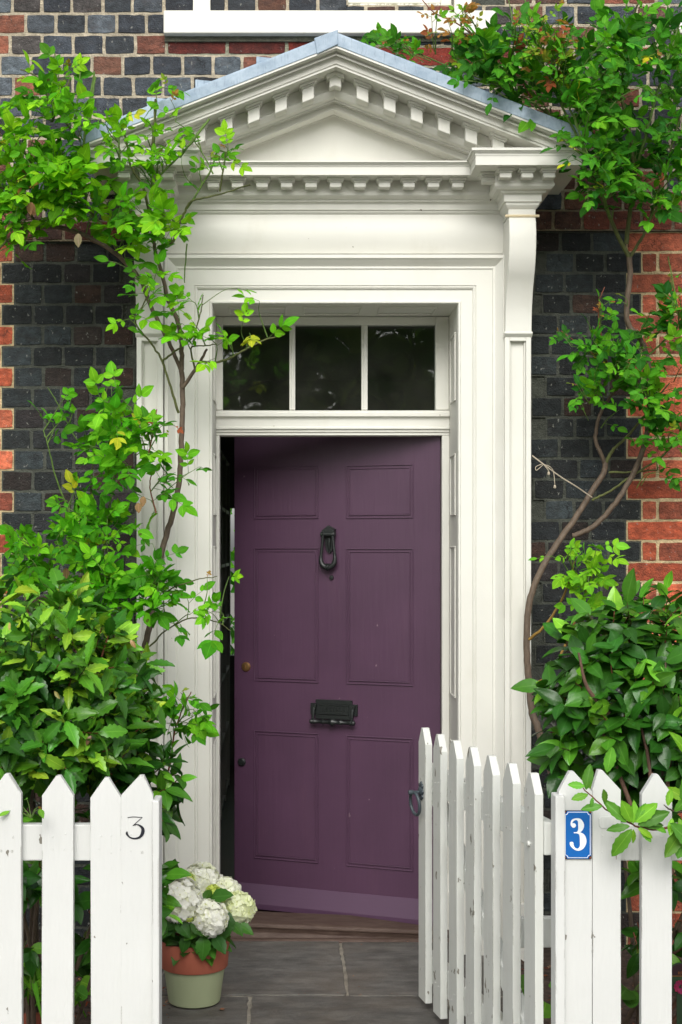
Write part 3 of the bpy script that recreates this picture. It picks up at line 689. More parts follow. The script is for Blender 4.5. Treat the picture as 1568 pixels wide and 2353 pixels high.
# ------------------------------------------------------------------ picket fences
YFN = 3.93; SF = F / YFN
def picket(mbx, x0, x1, zt_, zb, y0=YFN, th=.0245, ap=.5, sh=.055, lean=0.0):
    xa = x0 + (x1 - x0) * ap; w2 = .006
    poly = [(x0 + lean, y0, zb), (x1 + lean, y0, zb), (x1, y0, zt_ - sh), (xa + w2, y0, zt_), (xa - w2, y0, zt_), (x0, y0, zt_ - sh)]
    mbx.prism(poly, (0, th, 0))
def fence(name, label, specs, rail_px, posts):
    root = empty(name, (PX(specs[0][0], YFN), YFN, 0)); tag(root, label, 'fence', None)
    og = Vector(root.location)
    for (a, b_, ap, apx, th_, y_) in specs:
        m_ = MB(); picket(m_, PX(a, YFN), PX(b_, YFN), PZ(ap, YFN), .04, y0=y_, ap=(apx - a) / (b_ - a), lean=rn(-.003, .003))
        for zn in (PZ(1920, YFN), PZ(1955, YFN), .18):
            for fn in (.3, .7): m_.lathe([(.0004, -.0012), (.0026, -.001), (.003, .0004)], (PX(a, YFN) + (PX(b_, YFN) - PX(a, YFN)) * (fn + rn(-.06, .06)), y_, zn + rn(-.006, .006)), 8, 'y')
        o = m_.build('picket', FENCE, root, bevel=.003); o.data.transform(Matrix.Translation(-og)); PK[(round(a))] = o
    for z0, z1 in ((PZ(1979, YFN + .02), PZ(1896, YFN + .02)), (.12, .21)):
        m_ = MB(); m_.box(PX(rail_px[0], YFN), PX(rail_px[1], YFN), YFN + .025, YFN + .06, z0, z1); o = m_.build('rail', FENCE, root, bevel=.003); o.data.transform(Matrix.Translation(-og))
    for (x0, x1, y0_, y1_, zt_) in posts:
        m_ = MB(); m_.box(x0, x1, y0_, y1_, -.05, zt_); o = m_.build('gate_stop', FENCE, root, bevel=.004); o.data.transform(Matrix.Translation(-og))
    return root
random.seed(21); PK = {}
LF = fence('picket_fence', 'white picket fence with a black painted number, under the serrated shrub', [(-245, -173, 1782, -209, 0, YFN), (-134, -62, 1780, -98, 0, YFN), (-22, 49, 1779, 16, 0, YFN), (97, 169, 1783, 134, 0, YFN), (208, 278.5, 1788, 245, 0, YFN), (279, 352, 1782, 326, 0, YFN - .004)],
           (-300, 352), [(PX(351, YFN), PX(363, YFN) + .006, YFN - .02, YFN + .07, PZ(1837, YFN))])
RF = fence('picket_fence', 'white picket fence carrying the blue number sign, beside the open gate', [(1284, 1361, 1773, 1314, 0, YFN - .002), (1362, 1427, 1770, 1380, 0, YFN), (1475, 1545, 1780, 1508, 0, YFN), (1592, 1664, 1782, 1628, 0, YFN), (1705, 1777, 1780, 1740, 0, YFN)],
           (1284, 1840), [(PX(1273, YFN), PX(1296, YFN), YFN - .022, YFN + .045, PZ(1826, YFN))])
LF['group'] = RF['group'] = 'white picket fences either side of the gate'
ogL, ogR = Vector(LF.location), Vector(RF.location)
X, Z = Vector((1, 0, 0)), Vector((0, 0, 1)); U = YFN / F
m_ = MB(); O = Vector((0, YFN - .0052, 0))
g3 = lambda x, y: (PX(x / 2, YFN), PZ(1725 + y / 2, YFN))
pts = [(588, 306, 1.1), (612, 303, 1.4), (640, 304, 1.2), (656, 305, 1.0)]
stroke(m_, [(*g3(x, y), h * .62 * U) for x, y, h in pts], O, X, Z, Vector((0, .001, 0)))
stroke(m_, [(*g3(x, y), h * .62 * U) for x, y, h in [(656, 305, 1), (636, 322, 1.2), (615, 341, 1.2)]], O + Vector((0, -.0003, 0)), X, Z, Vector((0, .001, 0)))
stroke(m_, [(*g3(x, y), h * .62 * U) for x, y, h in [(612, 342, 1), (634, 338, 2), (655, 352, 5), (658, 372, 6.5), (646, 394, 4.5), (622, 402, 3), (598, 396, 2.5), (585, 380, 4), (586, 370, 2)]], O + Vector((0, -.0006, 0)), X, Z, Vector((0, .001, 0)))
o = m_.build('numeral', BLACKP, PK[279]); o.data.transform(Matrix.Translation(-ogL)); 
# painted-over plate and a rusty nail on the right-hand fence
m_ = MB(); a0, a1, b0, b1 = PX(1376.5, YFN), PX(1423, YFN), PZ(1903, YFN), PZ(1876, YFN); c_ = .006
m_.prism([(a0 + c_, YFN - .003, b0), (a1 - c_, YFN - .003, b0), (a1, YFN - .003, b0 + c_), (a1, YFN - .003, b1 - c_), (a1 - c_, YFN - .003, b1), (a0 + c_, YFN - .003, b1), (a0, YFN - .003, b1 - c_), (a0, YFN - .003, b0 + c_)], (0, .0028, 0))
o = m_.build('painted_plate', FENCE, PK[1362], bevel=.001); o.data.transform(Matrix.Translation(-ogR))
m_ = MB(); m_.lathe([(.0004, -.0035), (.004, -.003), (.005, 0)], (PX(1416, YFN), YFN, PZ(1958, YFN)), 12, 'y'); stroke(m_, [(PX(1415.5, YFN), PZ(1934, YFN), .0006), (PX(1416, YFN), PZ(1945, YFN), .0018), (PX(1416, YFN), PZ(1956, YFN), .0016), (PX(1416.4, YFN), PZ(1975, YFN), .0004)], Vector((0, YFN - .0008, 0)), X, Z, Vector((0, .0007, 0)))
o = m_.build('nail', RUST, PK[1362]); o.data.transform(Matrix.Translation(-ogR))
# blue enamel number sign
YS = YFN - .0085
sg = empty('number_sign', P(1328.5, 1919, YS)); tag(sg, 'blue enamel plate with a white 3 and chipped black corners', 'sign')
so_ = Vector(sg.location)
def signbuild(m_, name, mat, **k_):
    o = m_.build(name, mat, sg, **k_); o.data.transform(Matrix.Translation(-so_)); return o
sx = lambda zx: PX((2000 + zx / 3.136) / 1.5944, YS); sz = lambda zy: PZ((2820 + zy / 3.136) / 1.5944, YS)
m_ = MB(); m_.box(sx(205), sx(529), YS, YS + .005, sz(1028), sz(468)); signbuild(m_, 'backing_plate', ENAMEL_K, bevel=.0012)
def notch(q, r_):
    x0, x1, z0, z1 = sx(205) + q, sx(529) - q, sz(1028) + q, sz(468) - q; out = []
    for (cx_, cz_, a0) in ((x0, z0, 90), (x1, z0, 180), (x1, z1, 270), (x0, z1, 0)):
        for i in range(7):
            a = R(a0 - 90 * i / 6); out.append((cx_ + r_ * math.cos(a), cz_ + r_ * math.sin(a)))
    return out
def plate(q, r_, y):
    m2 = MB(); pts_ = notch(q, r_); m2.prism([(a, y, b_) for a, b_ in pts_], (0, .0012, 0)); return m2
signbuild(plate(.0016, .0078, YS - .0006), 'outer_field', BLUE)
signbuild(plate(.0036, .0078, YS - .0012), 'white_border', ENAMEL_W)
signbuild(plate(.0055, .0072, YS - .0018), 'blue_field', BLUE)
m_ = MB(); O = Vector((0, YS - .0026, 0)); q = .00122 / (3.136 * 1.5944) * YS / F / .00122
gs = lambda pts_: [(sx(a), sz(b_), h * YS / F / (3.136 * 1.5944)) for a, b_, h in pts_]
stroke(m_, gs([(300, 640, 13), (294, 612, 10), (310, 580, 12), (350, 566, 10), (388, 585, 24), (405, 640, 34), (392, 690, 24), (362, 718, 8), (320, 722, 6)]), O, X, Z, Vector((0, .0008, 0)))
stroke(m_, gs([(345, 721, 5), (385, 728, 14), (418, 765, 32), (428, 825, 38), (412, 885, 26), (370, 916, 13), (325, 900, 12), (296, 858, 20), (286, 828, 12)]), O + Vector((0, -.0002, 0)), X, Z, Vector((0, .0008, 0)))
for a, b_, r_ in ((318, 638, 27), (297, 846, 21)): disc(m_, sx(a), sz(b_), r_ * YS / F / (3.136 * 1.5944), O + Vector((0, -.0004, 0)), X, Z, Vector((0, .0008, 0)))
signbuild(m_, 'numeral', ENAMEL_W)
m_ = MB()
for a, b_ in ((222, 485), (512, 485), (222, 1010), (512, 1010)):
    m_ = MB(); m_.lathe([(.0003, -.003), (.0024, -.0024), (.003, 0)], (sx(a), YS, sz(b_)), 10, 'y'); signbuild(m_, 'screw', RUST, smooth=50)

# ------------------------------------------------------------------ the gate, swung open
GH = Vector((PX(1236, 4.02), 4.02, 0)); gdir = Vector((-.205, 1.02, 0)).normalized()
gate = empty('garden_gate', GH, math.atan2(gdir.y, gdir.x)); tag(gate, 'white slatted wooden gate swung open onto the path, with iron ring handle', 'gate')
# local frame: x from the hinge to the free end, +y = street face (the side seen), pickets on it
random.seed(8)
ztg = 1.0025
for i in range(7):
    m_ = MB(); s0 = .1735 * i - .042; zt_ = ztg + rn(-.004, .004); zb = .03 + rn(-.006, .006); a, b_ = s0, s0 + .084; xa = (a + b_) / 2; ln = rn(-.003, .003)
    m_.prism([(a + ln, .0, zb), (b_ + ln, .0, zb), (b_, .0, zt_ - .055), (xa + .008, .0, zt_), (xa - .008, .0, zt_), (a, .0, zt_ - .055)], (0, .025, 0))
    for zn in (.82, .145):
        for fn in (.3, .7): m_.lathe([(.0004, .0264), (.003, .0262), (.0034, .0246)], (a + (b_ - a) * (fn + rn(-.05, .05)), 0, zn + rn(-.02, .02)), 8, 'y')
    m_.build('picket', GATEP, gate, bevel=.003)
gl = .1735 * 6 + .045
for z0, z1 in ((.775, .868), (.096, .193)):
    m_ = MB(); m_.box(-.05, gl, -.036, -.0005, z0, z1); m_.build('rail', GATEP, gate, bevel=.003)
m_ = MB(); m_.prism([(.02, -.035, .1945), (.14, -.035, .1945), (gl - .01, -.035, .7735), (gl - .13, -.035, .7735)], (0, .034, 0)); m_.build('brace', GATEP, gate, bevel=.003)
rx, rz = .1735 * 6 + .003, .775
m_ = MB()
for k_ in range(8):
    a = k_ * math.pi / 4; m_.lathe([(.0003, .006), (.007, .005), (.009, 0)], (rx + .019 * math.cos(a), .0255, rz + .026 * math.sin(a)), 10, 'y')
m_.lathe([(.0003, .012), (.012, .010), (.02, .003), (.021, 0)], (rx, .0255, rz), 14, 'y'); m_.lathe([(.0003, .05), (.008, .048), (.009, .035), (.006, .03), (.006, .01)], (rx, .0255, rz - .004), 12, 'y')
rr = [(rx + .037 * math.cos(R(9)) * math.sin(2 * math.pi * i / 28), .050 + .037 * math.sin(R(9)) * math.sin(2 * math.pi * i / 28) + .004 * math.cos(2 * math.pi * i / 28), rz - .044 + .041 * math.cos(2 * math.pi * i / 28)) for i in range(29)]
m_.tube(rr, .0058, 10); m_.build('ring_handle', GREYIRON, gate, smooth=45)
m_ = MB(); m_.lathe([(.0003, .008), (.007, .007), (.009, 0)], (.0, .0255, .80), 12, 'y'); m_.build('bolt', GATEP, gate, smooth=45)
eb = MB(); eb.box(PX(1170, 4.45), PX(1330, 4.45), 4.44, 4.47, PZ(2176, 4.45), PZ(2107, 4.45))
tag(eb.build('edging_board', GATEP, bevel=.003), 'short white board low behind the gate hinge post', 'board')
# ------------------------------------------------------------------ plants: leaf shapes and growing helpers
def leaf_proto(n, wf, fold, curl, serr=0.0, twist=0.0):
    vs = []; uv = []
    for i in range(n + 1):
        t = i / n; wdt = wf(t)
        if serr and 0 < i < n: wdt *= 1 + (serr if i % 2 else -serr)
        for u in (-1, -.5, 0, .5, 1):
            y = u * wdt * .5; zf = abs(u) * wdt * .5 * fold
            vs.append((t, y, zf - curl * t * t + .02 * math.sin(6 * t + 3 * u) + twist * y * 2.2 * t + .3 * abs(twist) * wdt * math.sin(11 * t + 2.6 * u))); uv.append(abs(u))
    fs = []
    for i in range(n):
        for j in range(4):
            a = i * 5 + j; fs.append((a, a + 1, a + 6, a + 5))
    return np.array(vs), np.array(fs), np.array(uv)
ov = lambda t: max(.02, math.sin(math.pi * min(1, t ** .82)) ** .85) if 0 < t < 1 else .02
el = lambda t: max(.02, math.sin(math.pi * t) ** .75) if 0 < t < 1 else .02
ro = lambda t: max(.25, math.sin(math.pi * min(1, .12 + t * .86)) ** .5)
ROSEP = [leaf_proto(9, lambda t: .60 * ov(t), .18, .14, .035), leaf_proto(9, lambda t: .56 * ov(t), .08, .25, .035), leaf_proto(9, lambda t: .64 * ov(t), .30, .06, .035)]
SERRP = [leaf_proto(12, lambda t: .40 * el(t), .30, .15, .13, .10), leaf_proto(12, lambda t: .46 * el(t), .15, .40, .14, -.14), leaf_proto(12, lambda t: .37 * el(t), .45, -.18, .12, .18), leaf_proto(12, lambda t: .43 * el(t), .2, .6, .12, -.10)]
CAMP = [leaf_proto(8, lambda t: .52 * ov(t), .14, .25, .02, .05), leaf_proto(8, lambda t: .55 * ov(t), .08, .10, .02, -.06), leaf_proto(8, lambda t: .48 * ov(t), .28, .35, .02)]
LAURP = [leaf_proto(10, lambda t: .36 * el(t), .3, .2, .07), leaf_proto(10, lambda t: .38 * el(t), .15, .05, .07)]
HYDP = [leaf_proto(10, lambda t: .66 * ov(t), .25, .35, .07), leaf_proto(10, lambda t: .7 * ov(t), .12, .2, .07)]
ROUNDP = [leaf_proto(8, lambda t: 1.0 * ro(t), .12, .2, .05)]
PETP = [leaf_proto(3, lambda t: .95 * ro(t), .15, -.15, 0)]
GRASSP = [leaf_proto(4, lambda t: .12 * (1 - t * .9), .4, .5, 0)]
class Leaves:
    def __init__(s): s.V = []; s.Fc = []; s.C = []; s.n = 0
    def add(s, proto, pos, d, nrm, L, col, W=1.0):
        vs, fs, uv = proto
        d = d.normalized(); sd_ = nrm.cross(d)
        if sd_.length < 1e-4: sd_ = Vector((1, 0, 0)).cross(d)
        sd_.normalize(); nn = d.cross(sd_)
        M = np.array([[d.x, d.y, d.z], [sd_.x, sd_.y, sd_.z], [nn.x, nn.y, nn.z]])
        q = vs * np.array([L, L * W, L])
        s.V.append(q @ M + np.array(pos)); s.Fc.append(fs + s.n); s.n += len(vs)
        c = np.empty((len(vs), 4), np.float32); c[:, :3] = col; c[:, 3] = uv; s.C.append(c)
    def build(s, name, mat, parent, org):
        me = bpy.data.meshes.new(name)
        V = np.concatenate(s.V) - np.array(org); Fc = np.concatenate(s.Fc)
        me.from_pydata(V.tolist(), [], Fc.tolist())
        at = me.color_attributes.new('Col', 'FLOAT_COLOR', 'POINT'); at.data.foreach_set('color', np.concatenate(s.C).ravel())
        me.polygons.foreach_set('use_smooth', [True] * len(me.polygons)); me.materials.append(mat)
        o = bpy.data.objects.new(name, me); COL.objects.link(o); o.parent = parent; return o
def rv3(s=1.0): return Vector((random.gauss(0, s), random.gauss(0, s), random.gauss(0, s)))
def jit(c, k=.18):
    m = 1 + random.gauss(0, k); h = random.gauss(0, .10)
    return (max(.002, c[0] * m * (1 + h)), max(.004, c[1] * m), max(.001, c[2] * m * (1 - h)))
ROSE_UP = [(.14, .43, .010), (.18, .50, .012), (.10, .34, .010), (.26, .58, .02), (.065, .25, .012)]
GREEN_STEM = (*srgb(96, 128, 50), 1); BROWN = (*srgb(104, 88, 72), 1); OLIVE = (*srgb(92, 98, 48), 1); REDSTEM = (*srgb(128, 74, 52), 1)
ROSE_COLS = [(.10, .38, .012), (.125, .44, .014), (.07, .29, .012), (.19, .52, .02), (.05, .22, .012)]
ROSE_YOUNG = [(.30, .40, .03), (.34, .20, .04), (.36, .10, .05), (.24, .36, .03)]
def compound(lv, st, pos, d, s, cols, red=0.0, young=False):
    d = (d + Vector((0, 0, -.12))).normalized()
    n = (Vector((0, -.85, .7)) + rv3(.36)); n = (n - n.dot(d) * d).normalized(); sd_ = n.cross(d)
    Rl = .075 * s * rn(.8, 1.2); npair = random.choice((2, 2, 2, 3, 1)); base = random.choice(cols)
    if random.random() < .012: base = (.46, .50, .03)
    tip = pos + d * Rl + Vector((0, 0, -.008 * s))
    st.tube([pos, pos + d * Rl * .55, tip], [.0013, .001, .0008], 3, REDSTEM if young else GREEN_STEM, False)
    ss = rn(.85, 1.15) * s
    for k in range(npair):
        f = .42 + .48 * k / max(1, npair - 1) if npair > 1 else .6
        for sg in (-1, 1):
            if random.random() < .06: continue
            ld_ = d * rn(.35, .7) + sg * sd_ * rn(.7, 1.0) + Vector((0, 0, rn(-.35, .05)))
            lv.add(random.choice(ROSEP), pos + (tip - pos) * f, ld_, n + rv3(.28), .047 * ss * rn(.75, 1.12) * (.8 + .2 * k), jit(base, .12))
    lv.add(random.choice(ROSEP), tip, d + Vector((0, 0, rn(-.3, 0))), n + rv3(.25), .056 * ss * rn(.85, 1.15), jit(base, .12))
def rose_shoot(lv, st, S, E, n, s=1.0, red=.0, cols=ROSE_COLS, col=GREEN_STEM, r0=.003):
    S, E = Vector(S), Vector(E); mid = (S + E) / 2 + Vector((rn(-.02, .02), rn(-.02, .02), rn(0, .03)))
    pts = catmull([S, mid, E], 4); m = len(pts)
    st.tube(pts, [r0 * (1 - .6 * i / (m - 1)) for i in range(m)], 5, col, True)
    ph = rn(0, 6.28); T = (E - S).normalized()
    a = T.cross(Vector((.1, .2, 1)).normalized())
    if a.length < .05: a = Vector((1, 0, 0))
    a.normalize(); b = T.cross(a)
    for i in range(n):
        t = .22 + .78 * (i + rn(-.2, .2)) / max(1, n - 1) if n > 1 else 1.0
        t = min(1, max(.1, t)); p = pts[min(m - 1, int(t * (m - 1)))]
        ph += 2.4; q = a * math.cos(ph) + b * math.sin(ph)
        young = t > .8 and random.random() < red
        compound(lv, st, p, T * rn(.3, .8) + q * .9 + Vector((0, -.35, 0)), s * (1.05 - .25 * t) * (.5 if young else 1), ROSE_YOUNG if young else cols, young=young)
def inpoly(x, y, poly):
    c = False; j = len(poly) - 1
    for i in range(len(poly)):
        xi, yi = poly[i]; xj, yj = poly[j]
        if (yi > y) != (yj > y) and x < (xj - xi) * (y - yi) / (yj - yi) + xi: c = not c
        j = i
    return c
def sample(poly, n):
    xs = [p[0] for p in poly]; ys = [p[1] for p in poly]; out = []
    while len(out) < n:
        x, y = rn(min(xs), max(xs)), rn(min(ys), max(ys))
        if inpoly(x, y, poly): out.append((x, y))
    return out
def stems(st, lines, nodes, col=BROWN):
    for pts, r0, r1, c in lines:
        q = catmull([P(x, y, Y) for x, y, Y in pts], 6); m = len(q)
        q = [p + rv3(.0009) for p in q]
        st.tube(q, [r0 + (r1 - r0) * i / (m - 1) for i in range(m)], 8, c)
        nodes += q
def nearest(E, nodes, cap):
    best = min(nodes, key=lambda p: (p - E).length_squared + .6 * max(0, p.z - E.z))
    dd = best - E
    return E + dd * min(1, cap / max(dd.length, 1e-4))
KS, KN = 1.0, 1.0
def grow(lv, st, nodes, poly, n, y0, y1, nl=(3, 5), s=1.0, red=0.0, cap=.26, up=.05, cols=ROSE_COLS):
    n = max(1, int(round(n * KN))); s = s * KS
    for x, y in sample(poly, n):
        E = P(x, y, rn(y0, y1)); S = nearest(E + Vector((0, 0, -up)), nodes, cap)
        rose_shoot(lv, st, S, E, random.randint(*nl), s * rn(.8, 1.12), red, cols, r0=rn(.0018, .0032))
def plant(name, label, cat, base, group=None):
    r = empty(name, base); tag(r, label, cat, group); return r
def finish(root, st, lv, leafmat_, lname='leaves', sname='stem'):
    og = tuple(root.location)
    if st and st.v: o = st.build(sname, STEM, root, color=True, smooth=60, fix=False); o.data.transform(Matrix.Translation(-Vector(og)))
    if lv and lv.V: lv.build(lname, leafmat_, root, og)
# --- left climbing rose
random.seed(101); KS, KN = 1.30, .47
rt = plant('climbing_rose', 'climbing rose with one brown trunk crossing the left of the doorcase', 'climbing rose', P(322, 2150, 5.3))
st, lv, nodes = MB(), Leaves(), []
stems(st, [
    ([(300, 2150, 5.35), (306, 1900, 5.35), (312, 1700, 5.35), (322, 1537, 5.38), (332, 1490, 5.4), (345, 1432, 5.42), (357, 1357, 5.45), (367, 1292, 5.47), (385, 1222, 5.5), (402, 1165, 5.5), (414, 1090, 5.5), (417, 1015, 5.5), (420, 940, 5.5), (419, 885, 5.5), (418, 845, 5.5)], .0135, .0105, BROWN),
    ([(418, 845, 5.5), (417, 790, 5.48), (409, 740, 5.47), (388, 690, 5.46), (373, 630, 5.45), (360, 590, 5.43), (352, 548, 5.42), (345, 500, 5.4)], .0095, .006, BROWN),
    ([(416, 850, 5.5), (388, 785, 5.48), (352, 715, 5.47), (321, 640, 5.46), (282, 597, 5.45), (240, 565, 5.44), (172, 532, 5.43), (110, 520, 5.42), (40, 530, 5.4)], .008, .010, BROWN),
    ([(421, 890, 5.49), (448, 850, 5.47), (464, 825, 5.46), (476, 802, 5.45)], .008, .0045, BROWN),
    ([(462, 832, 5.46), (495, 833, 5.44), (530, 822, 5.43), (570, 800, 5.42), (604, 783, 5.42), (643, 772, 5.41)], .0055, .0028, OLIVE),
    ([(410, 950, 5.5), (396, 900, 5.48), (373, 830, 5.46), (345, 785, 5.45), (312, 740, 5.44), (335, 690, 5.42), (340, 655, 5.42)], .0055, .0022, OLIVE),
    ([(373, 830, 5.46), (402, 808, 5.45), (424, 792, 5.44), (445, 770, 5.43), (462, 715, 5.42), (467, 678, 5.41)], .0045, .002, OLIVE),
    ([(448, 850, 5.47), (440, 800, 5.45), (468, 795, 5.43), (500, 790, 5.42)], .004, .002, OLIVE),
    ([(345, 500, 5.4), (390, 560, 5.36), (410, 520, 5.33), (428, 480, 5.3), (445, 460, 5.28), (500, 448, 5.27), (575, 424, 5.26)], .006, .0028, OLIVE),
    ([(345, 500, 5.4), (330, 430, 5.38), (300, 380, 5.36), (290, 320, 5.33), (270, 280, 5.33)], .006, .003, OLIVE),
    ([(282, 597, 5.45), (250, 540, 5.4), (200, 480, 5.35), (130, 430, 5.33), (80, 390, 5.33), (50, 330, 5.33)], .0055, .003, OLIVE),
    ([(200, 480, 5.36), (190, 380, 5.36), (196, 300, 5.36), (212, 200, 5.35), (217, 165, 5.34)], .0055, .0035, GREEN_STEM),
    ([(190, 330, 5.4), (150, 280, 5.38), (110, 220, 5.36), (90, 180, 5.36), (48, 160, 5.35)], .005, .0025, OLIVE),
    ([(345, 500, 5.4), (350, 420, 5.32), (355, 330, 5.3), (360, 230, 5.29)], .005, .003, GREEN_STEM),
    ([(350, 420, 5.32), (420, 350, 5.28), (470, 285, 5.27)], .0045, .003, GREEN_STEM),
    ([(430, 480, 5.3), (480, 400, 5.27), (500, 350, 5.27), (520, 350, 5.27)], .004, .003, GREEN_STEM),
    ([(490, 400, 5.27), (470, 360, 5.27), (430, 300, 5.27), (405, 280, 5.27)], .003, .0015, GREEN_STEM),
    ([(90, 520, 5.42), (60, 480, 5.4), (30, 440, 5.38), (0, 430, 5.36), (-60, 400, 5.34)], .006, .003, OLIVE),
    ([(205, 300, 5.34), (210, 240, 5.33), (220, 175, 5.32)], .0055, .004, GREEN_STEM), ([(170, 310, 5.36), (180, 220, 5.34), (187, 150, 5.33)], .0045, .003, GREEN_STEM), ([(132, 230, 5.35), (130, 170, 5.33), (126, 122, 5.33)], .004, .0025, GREEN_STEM),
    ([(350, 345, 5.28), (354, 290, 5.27), (357, 228, 5.27)], .0045, .0035, OLIVE), ([(412, 362, 5.27), (450, 315, 5.26), (481, 273, 5.26)], .005, .004, GREEN_STEM), ([(275, 370, 5.3), (273, 320, 5.29), (271, 278, 5.29)], .0045, .0035, GREEN_STEM),
    ([(505, 440, 5.26), (512, 400, 5.25), (519, 350, 5.25)], .004, .003, OLIVE), ([(120, 280, 5.35), (140, 230, 5.33), (162, 182, 5.32)], .005, .0035, OLIVE), ([(430, 560, 5.34), (425, 620, 5.36), (424, 650, 5.38)], .003, .002, GREEN_STEM),
    ([(40, 530, 5.4), (10, 560, 5.38), (-20, 590, 5.37)], .005, .003, OLIVE),
], nodes)
A = [(-40, 240), (20, 210), (60, 180), (130, 180), (190, 205), (205, 250), (205, 380), (300, 430), (390, 440), (420, 470), (380, 520), (300, 500), (220, 480), (150, 470), (90, 470), (40, 500), (-40, 520)]
grow(lv, st, nodes, [(230, 240), (360, 280), (430, 290), (430, 390), (320, 400), (230, 380)], 36, 5.16, 5.3, (2, 3), .72, .1, .14, cols=ROSE_UP)
grow(lv, st, nodes, A, 105, 5.14, 5.44, (3, 5), .95, .12, .2, cols=ROSE_UP)
grow(lv, st, nodes, [(-30, 300), (120, 300), (190, 330), (230, 430), (380, 450), (380, 500), (100, 460), (-30, 500)], 30, 5.3, 5.7, (3, 5), 1.0, 0, .2, cols=ROSE_UP)
grow(lv, st, nodes, [(50, 140), (140, 150), (220, 140), (230, 200), (120, 210), (40, 200)], 9, 5.25, 5.4, (2, 4), .7, .9, .14, cols=ROSE_UP)
grow(lv, st, nodes, [(360, 160), (405, 160), (405, 260), (360, 260)], 4, 5.22, 5.3, (2, 4), .7, .95, .18, cols=ROSE_UP)
grow(lv, st, nodes, [(440, 290), (540, 330), (580, 400), (520, 410), (440, 400)], 13, 5.2, 5.28, (2, 3), .75, .25, .1, cols=ROSE_UP)
grow(lv, st, nodes, [(310, 500), (430, 500), (435, 620), (390, 650), (310, 640), (270, 620)], 22, 5.25, 5.42, (2, 4), .95, 0, .14, cols=ROSE_UP)
grow(lv, st, nodes, [(290, 690), (330, 660), (360, 720), (320, 760), (285, 750)], 5, 5.36, 5.43, (2, 3), .8, 0, .1, cols=ROSE_UP)
grow(lv, st, nodes, [(350, 710), (420, 690), (480, 720), (500, 790), (430, 790), (370, 780)], 15, 5.33, 5.43, (2, 3), .9, 0, .12, cols=ROSE_UP)
grow(lv, st, nodes, [(480, 680), (560, 650), (600, 690), (590, 720), (500, 730)], 5, 5.35, 5.42, (1, 2), .95, 0, .22, cols=ROSE_UP)
grow(lv, st, nodes, [(510, 760), (590, 740), (640, 770), (590, 800), (510, 810)], 7, 5.34, 5.4, (1, 2), .9, 0, .1, cols=ROSE_UP)
grow(lv, st, nodes, [(-20, 540), (40, 530), (60, 560), (10, 590)], 5, 5.3, 5.4, (2, 3), .9, 0, .12, cols=ROSE_UP)
grow(lv, st, nodes, [(10, 470), (80, 480), (150, 500), (60, 530)], 7, 5.3, 5.4, (2, 3), .9, 0, .12, cols=ROSE_UP)
for x, y, k in ((62, 393, 1.0), (70, 478, .9), (180, 550, .95)):     # withered leaves
    for j in range(3 if k < .95 or k == 1 else 1): lv.add(random.choice(ROSEP), P(x, y - 14, 5.22), Vector((rn(-.4, .4), 0, -1)), Vector((rn(-.5, .5), -1, .2)), .055 * k, srgb(186, 140, 108) if k != .95 else srgb(150, 138, 110))
finish(rt, st, lv, ROSELEAF)
# --- lower left bush rose
random.seed(202); KS, KN = 1.22, .60
rt = plant('bush_rose', 'leafy bush rose filling the wall between the serrated shrub and the doorcase', 'rose bush', P(200, 2150, 5.2))
st, lv, nodes = MB(), Leaves(), []
stems(st, [
    ([(210, 2150, 5.2), (215, 1800, 5.25), (220, 1500, 5.3), (222, 1300, 5.35), (210, 1150, 5.4), (215, 1050, 5.42), (230, 950, 5.42), (250, 880, 5.4)], .006, .002, OLIVE),
    ([(222, 1400, 5.3), (240, 1250, 5.3), (260, 1120, 5.3), (290, 1020, 5.3), (310, 950, 5.3)], .005, .002, GREEN_STEM),
    ([(222, 1300, 5.35), (170, 1200, 5.35), (130, 1100, 5.33), (110, 1020, 5.3), (100, 990, 5.3)], .004, .0018, GREEN_STEM),
    ([(215, 1050, 5.42), (170, 1000, 5.4), (135, 930, 5.38), (110, 890, 5.36)], .003, .0015, GREEN_STEM),
    ([(260, 1120, 5.3), (330, 1060, 5.28), (352, 1000, 5.28), (360, 940, 5.28)], .004, .0018, REDSTEM),
    ([(250, 1380, 5.2), (330, 1390, 5.18), (400, 1350, 5.16), (460, 1330, 5.15), (500, 1325, 5.15)], .004, .0015, OLIVE),
    ([(300, 1520, 5.2), (350, 1480, 5.2), (380, 1450, 5.18), (440, 1420, 5.16), (500, 1430, 5.15), (530, 1450, 5.14)], .004, .0015, OLIVE),
    ([(330, 1850, 5.0), (385, 1780, 4.98), (400, 1690, 4.97), (420, 1630, 4.96), (440, 1590, 4.95)], .004, .0018, REDSTEM),
    ([(360, 1180, 5.3), (345, 1120, 5.3), (350, 1080, 5.29)], .003, .002, REDSTEM),
    ([(222, 1400, 5.3), (120, 1320, 5.3), (60, 1240, 5.3), (10, 1200, 5.3)], .004, .0018, OLIVE),
], nodes)
C1 = [(190, 900), (270, 880), (310, 940), (350, 970), (390, 1010), (420, 1080), (390, 1130), (370, 1180), (300, 1250), (200, 1240), (120, 1230), (140, 1150), (190, 1080), (195, 1000)]
grow(lv, st, nodes, C1, 62, 5.12, 5.4, (3, 4), .95, .03, .17)
grow(lv, st, nodes, [(110, 960), (160, 880), (190, 900), (180, 1000), (110, 1040), (80, 1080)], 7, 5.22, 5.35, (1, 3), .85, .15, .12)
grow(lv, st, nodes, [(10, 1220), (120, 1190), (300, 1230), (380, 1260), (390, 1380), (300, 1420), (150, 1380), (0, 1340)], 62, 5.05, 5.4, (3, 5), .95, .02, .2)
grow(lv, st, nodes, [(330, 1300), (430, 1330), (480, 1320), (470, 1370), (520, 1440), (480, 1490), (390, 1450), (340, 1400)], 17, 5.06, 5.16, (2, 3), .92, .05, .12)
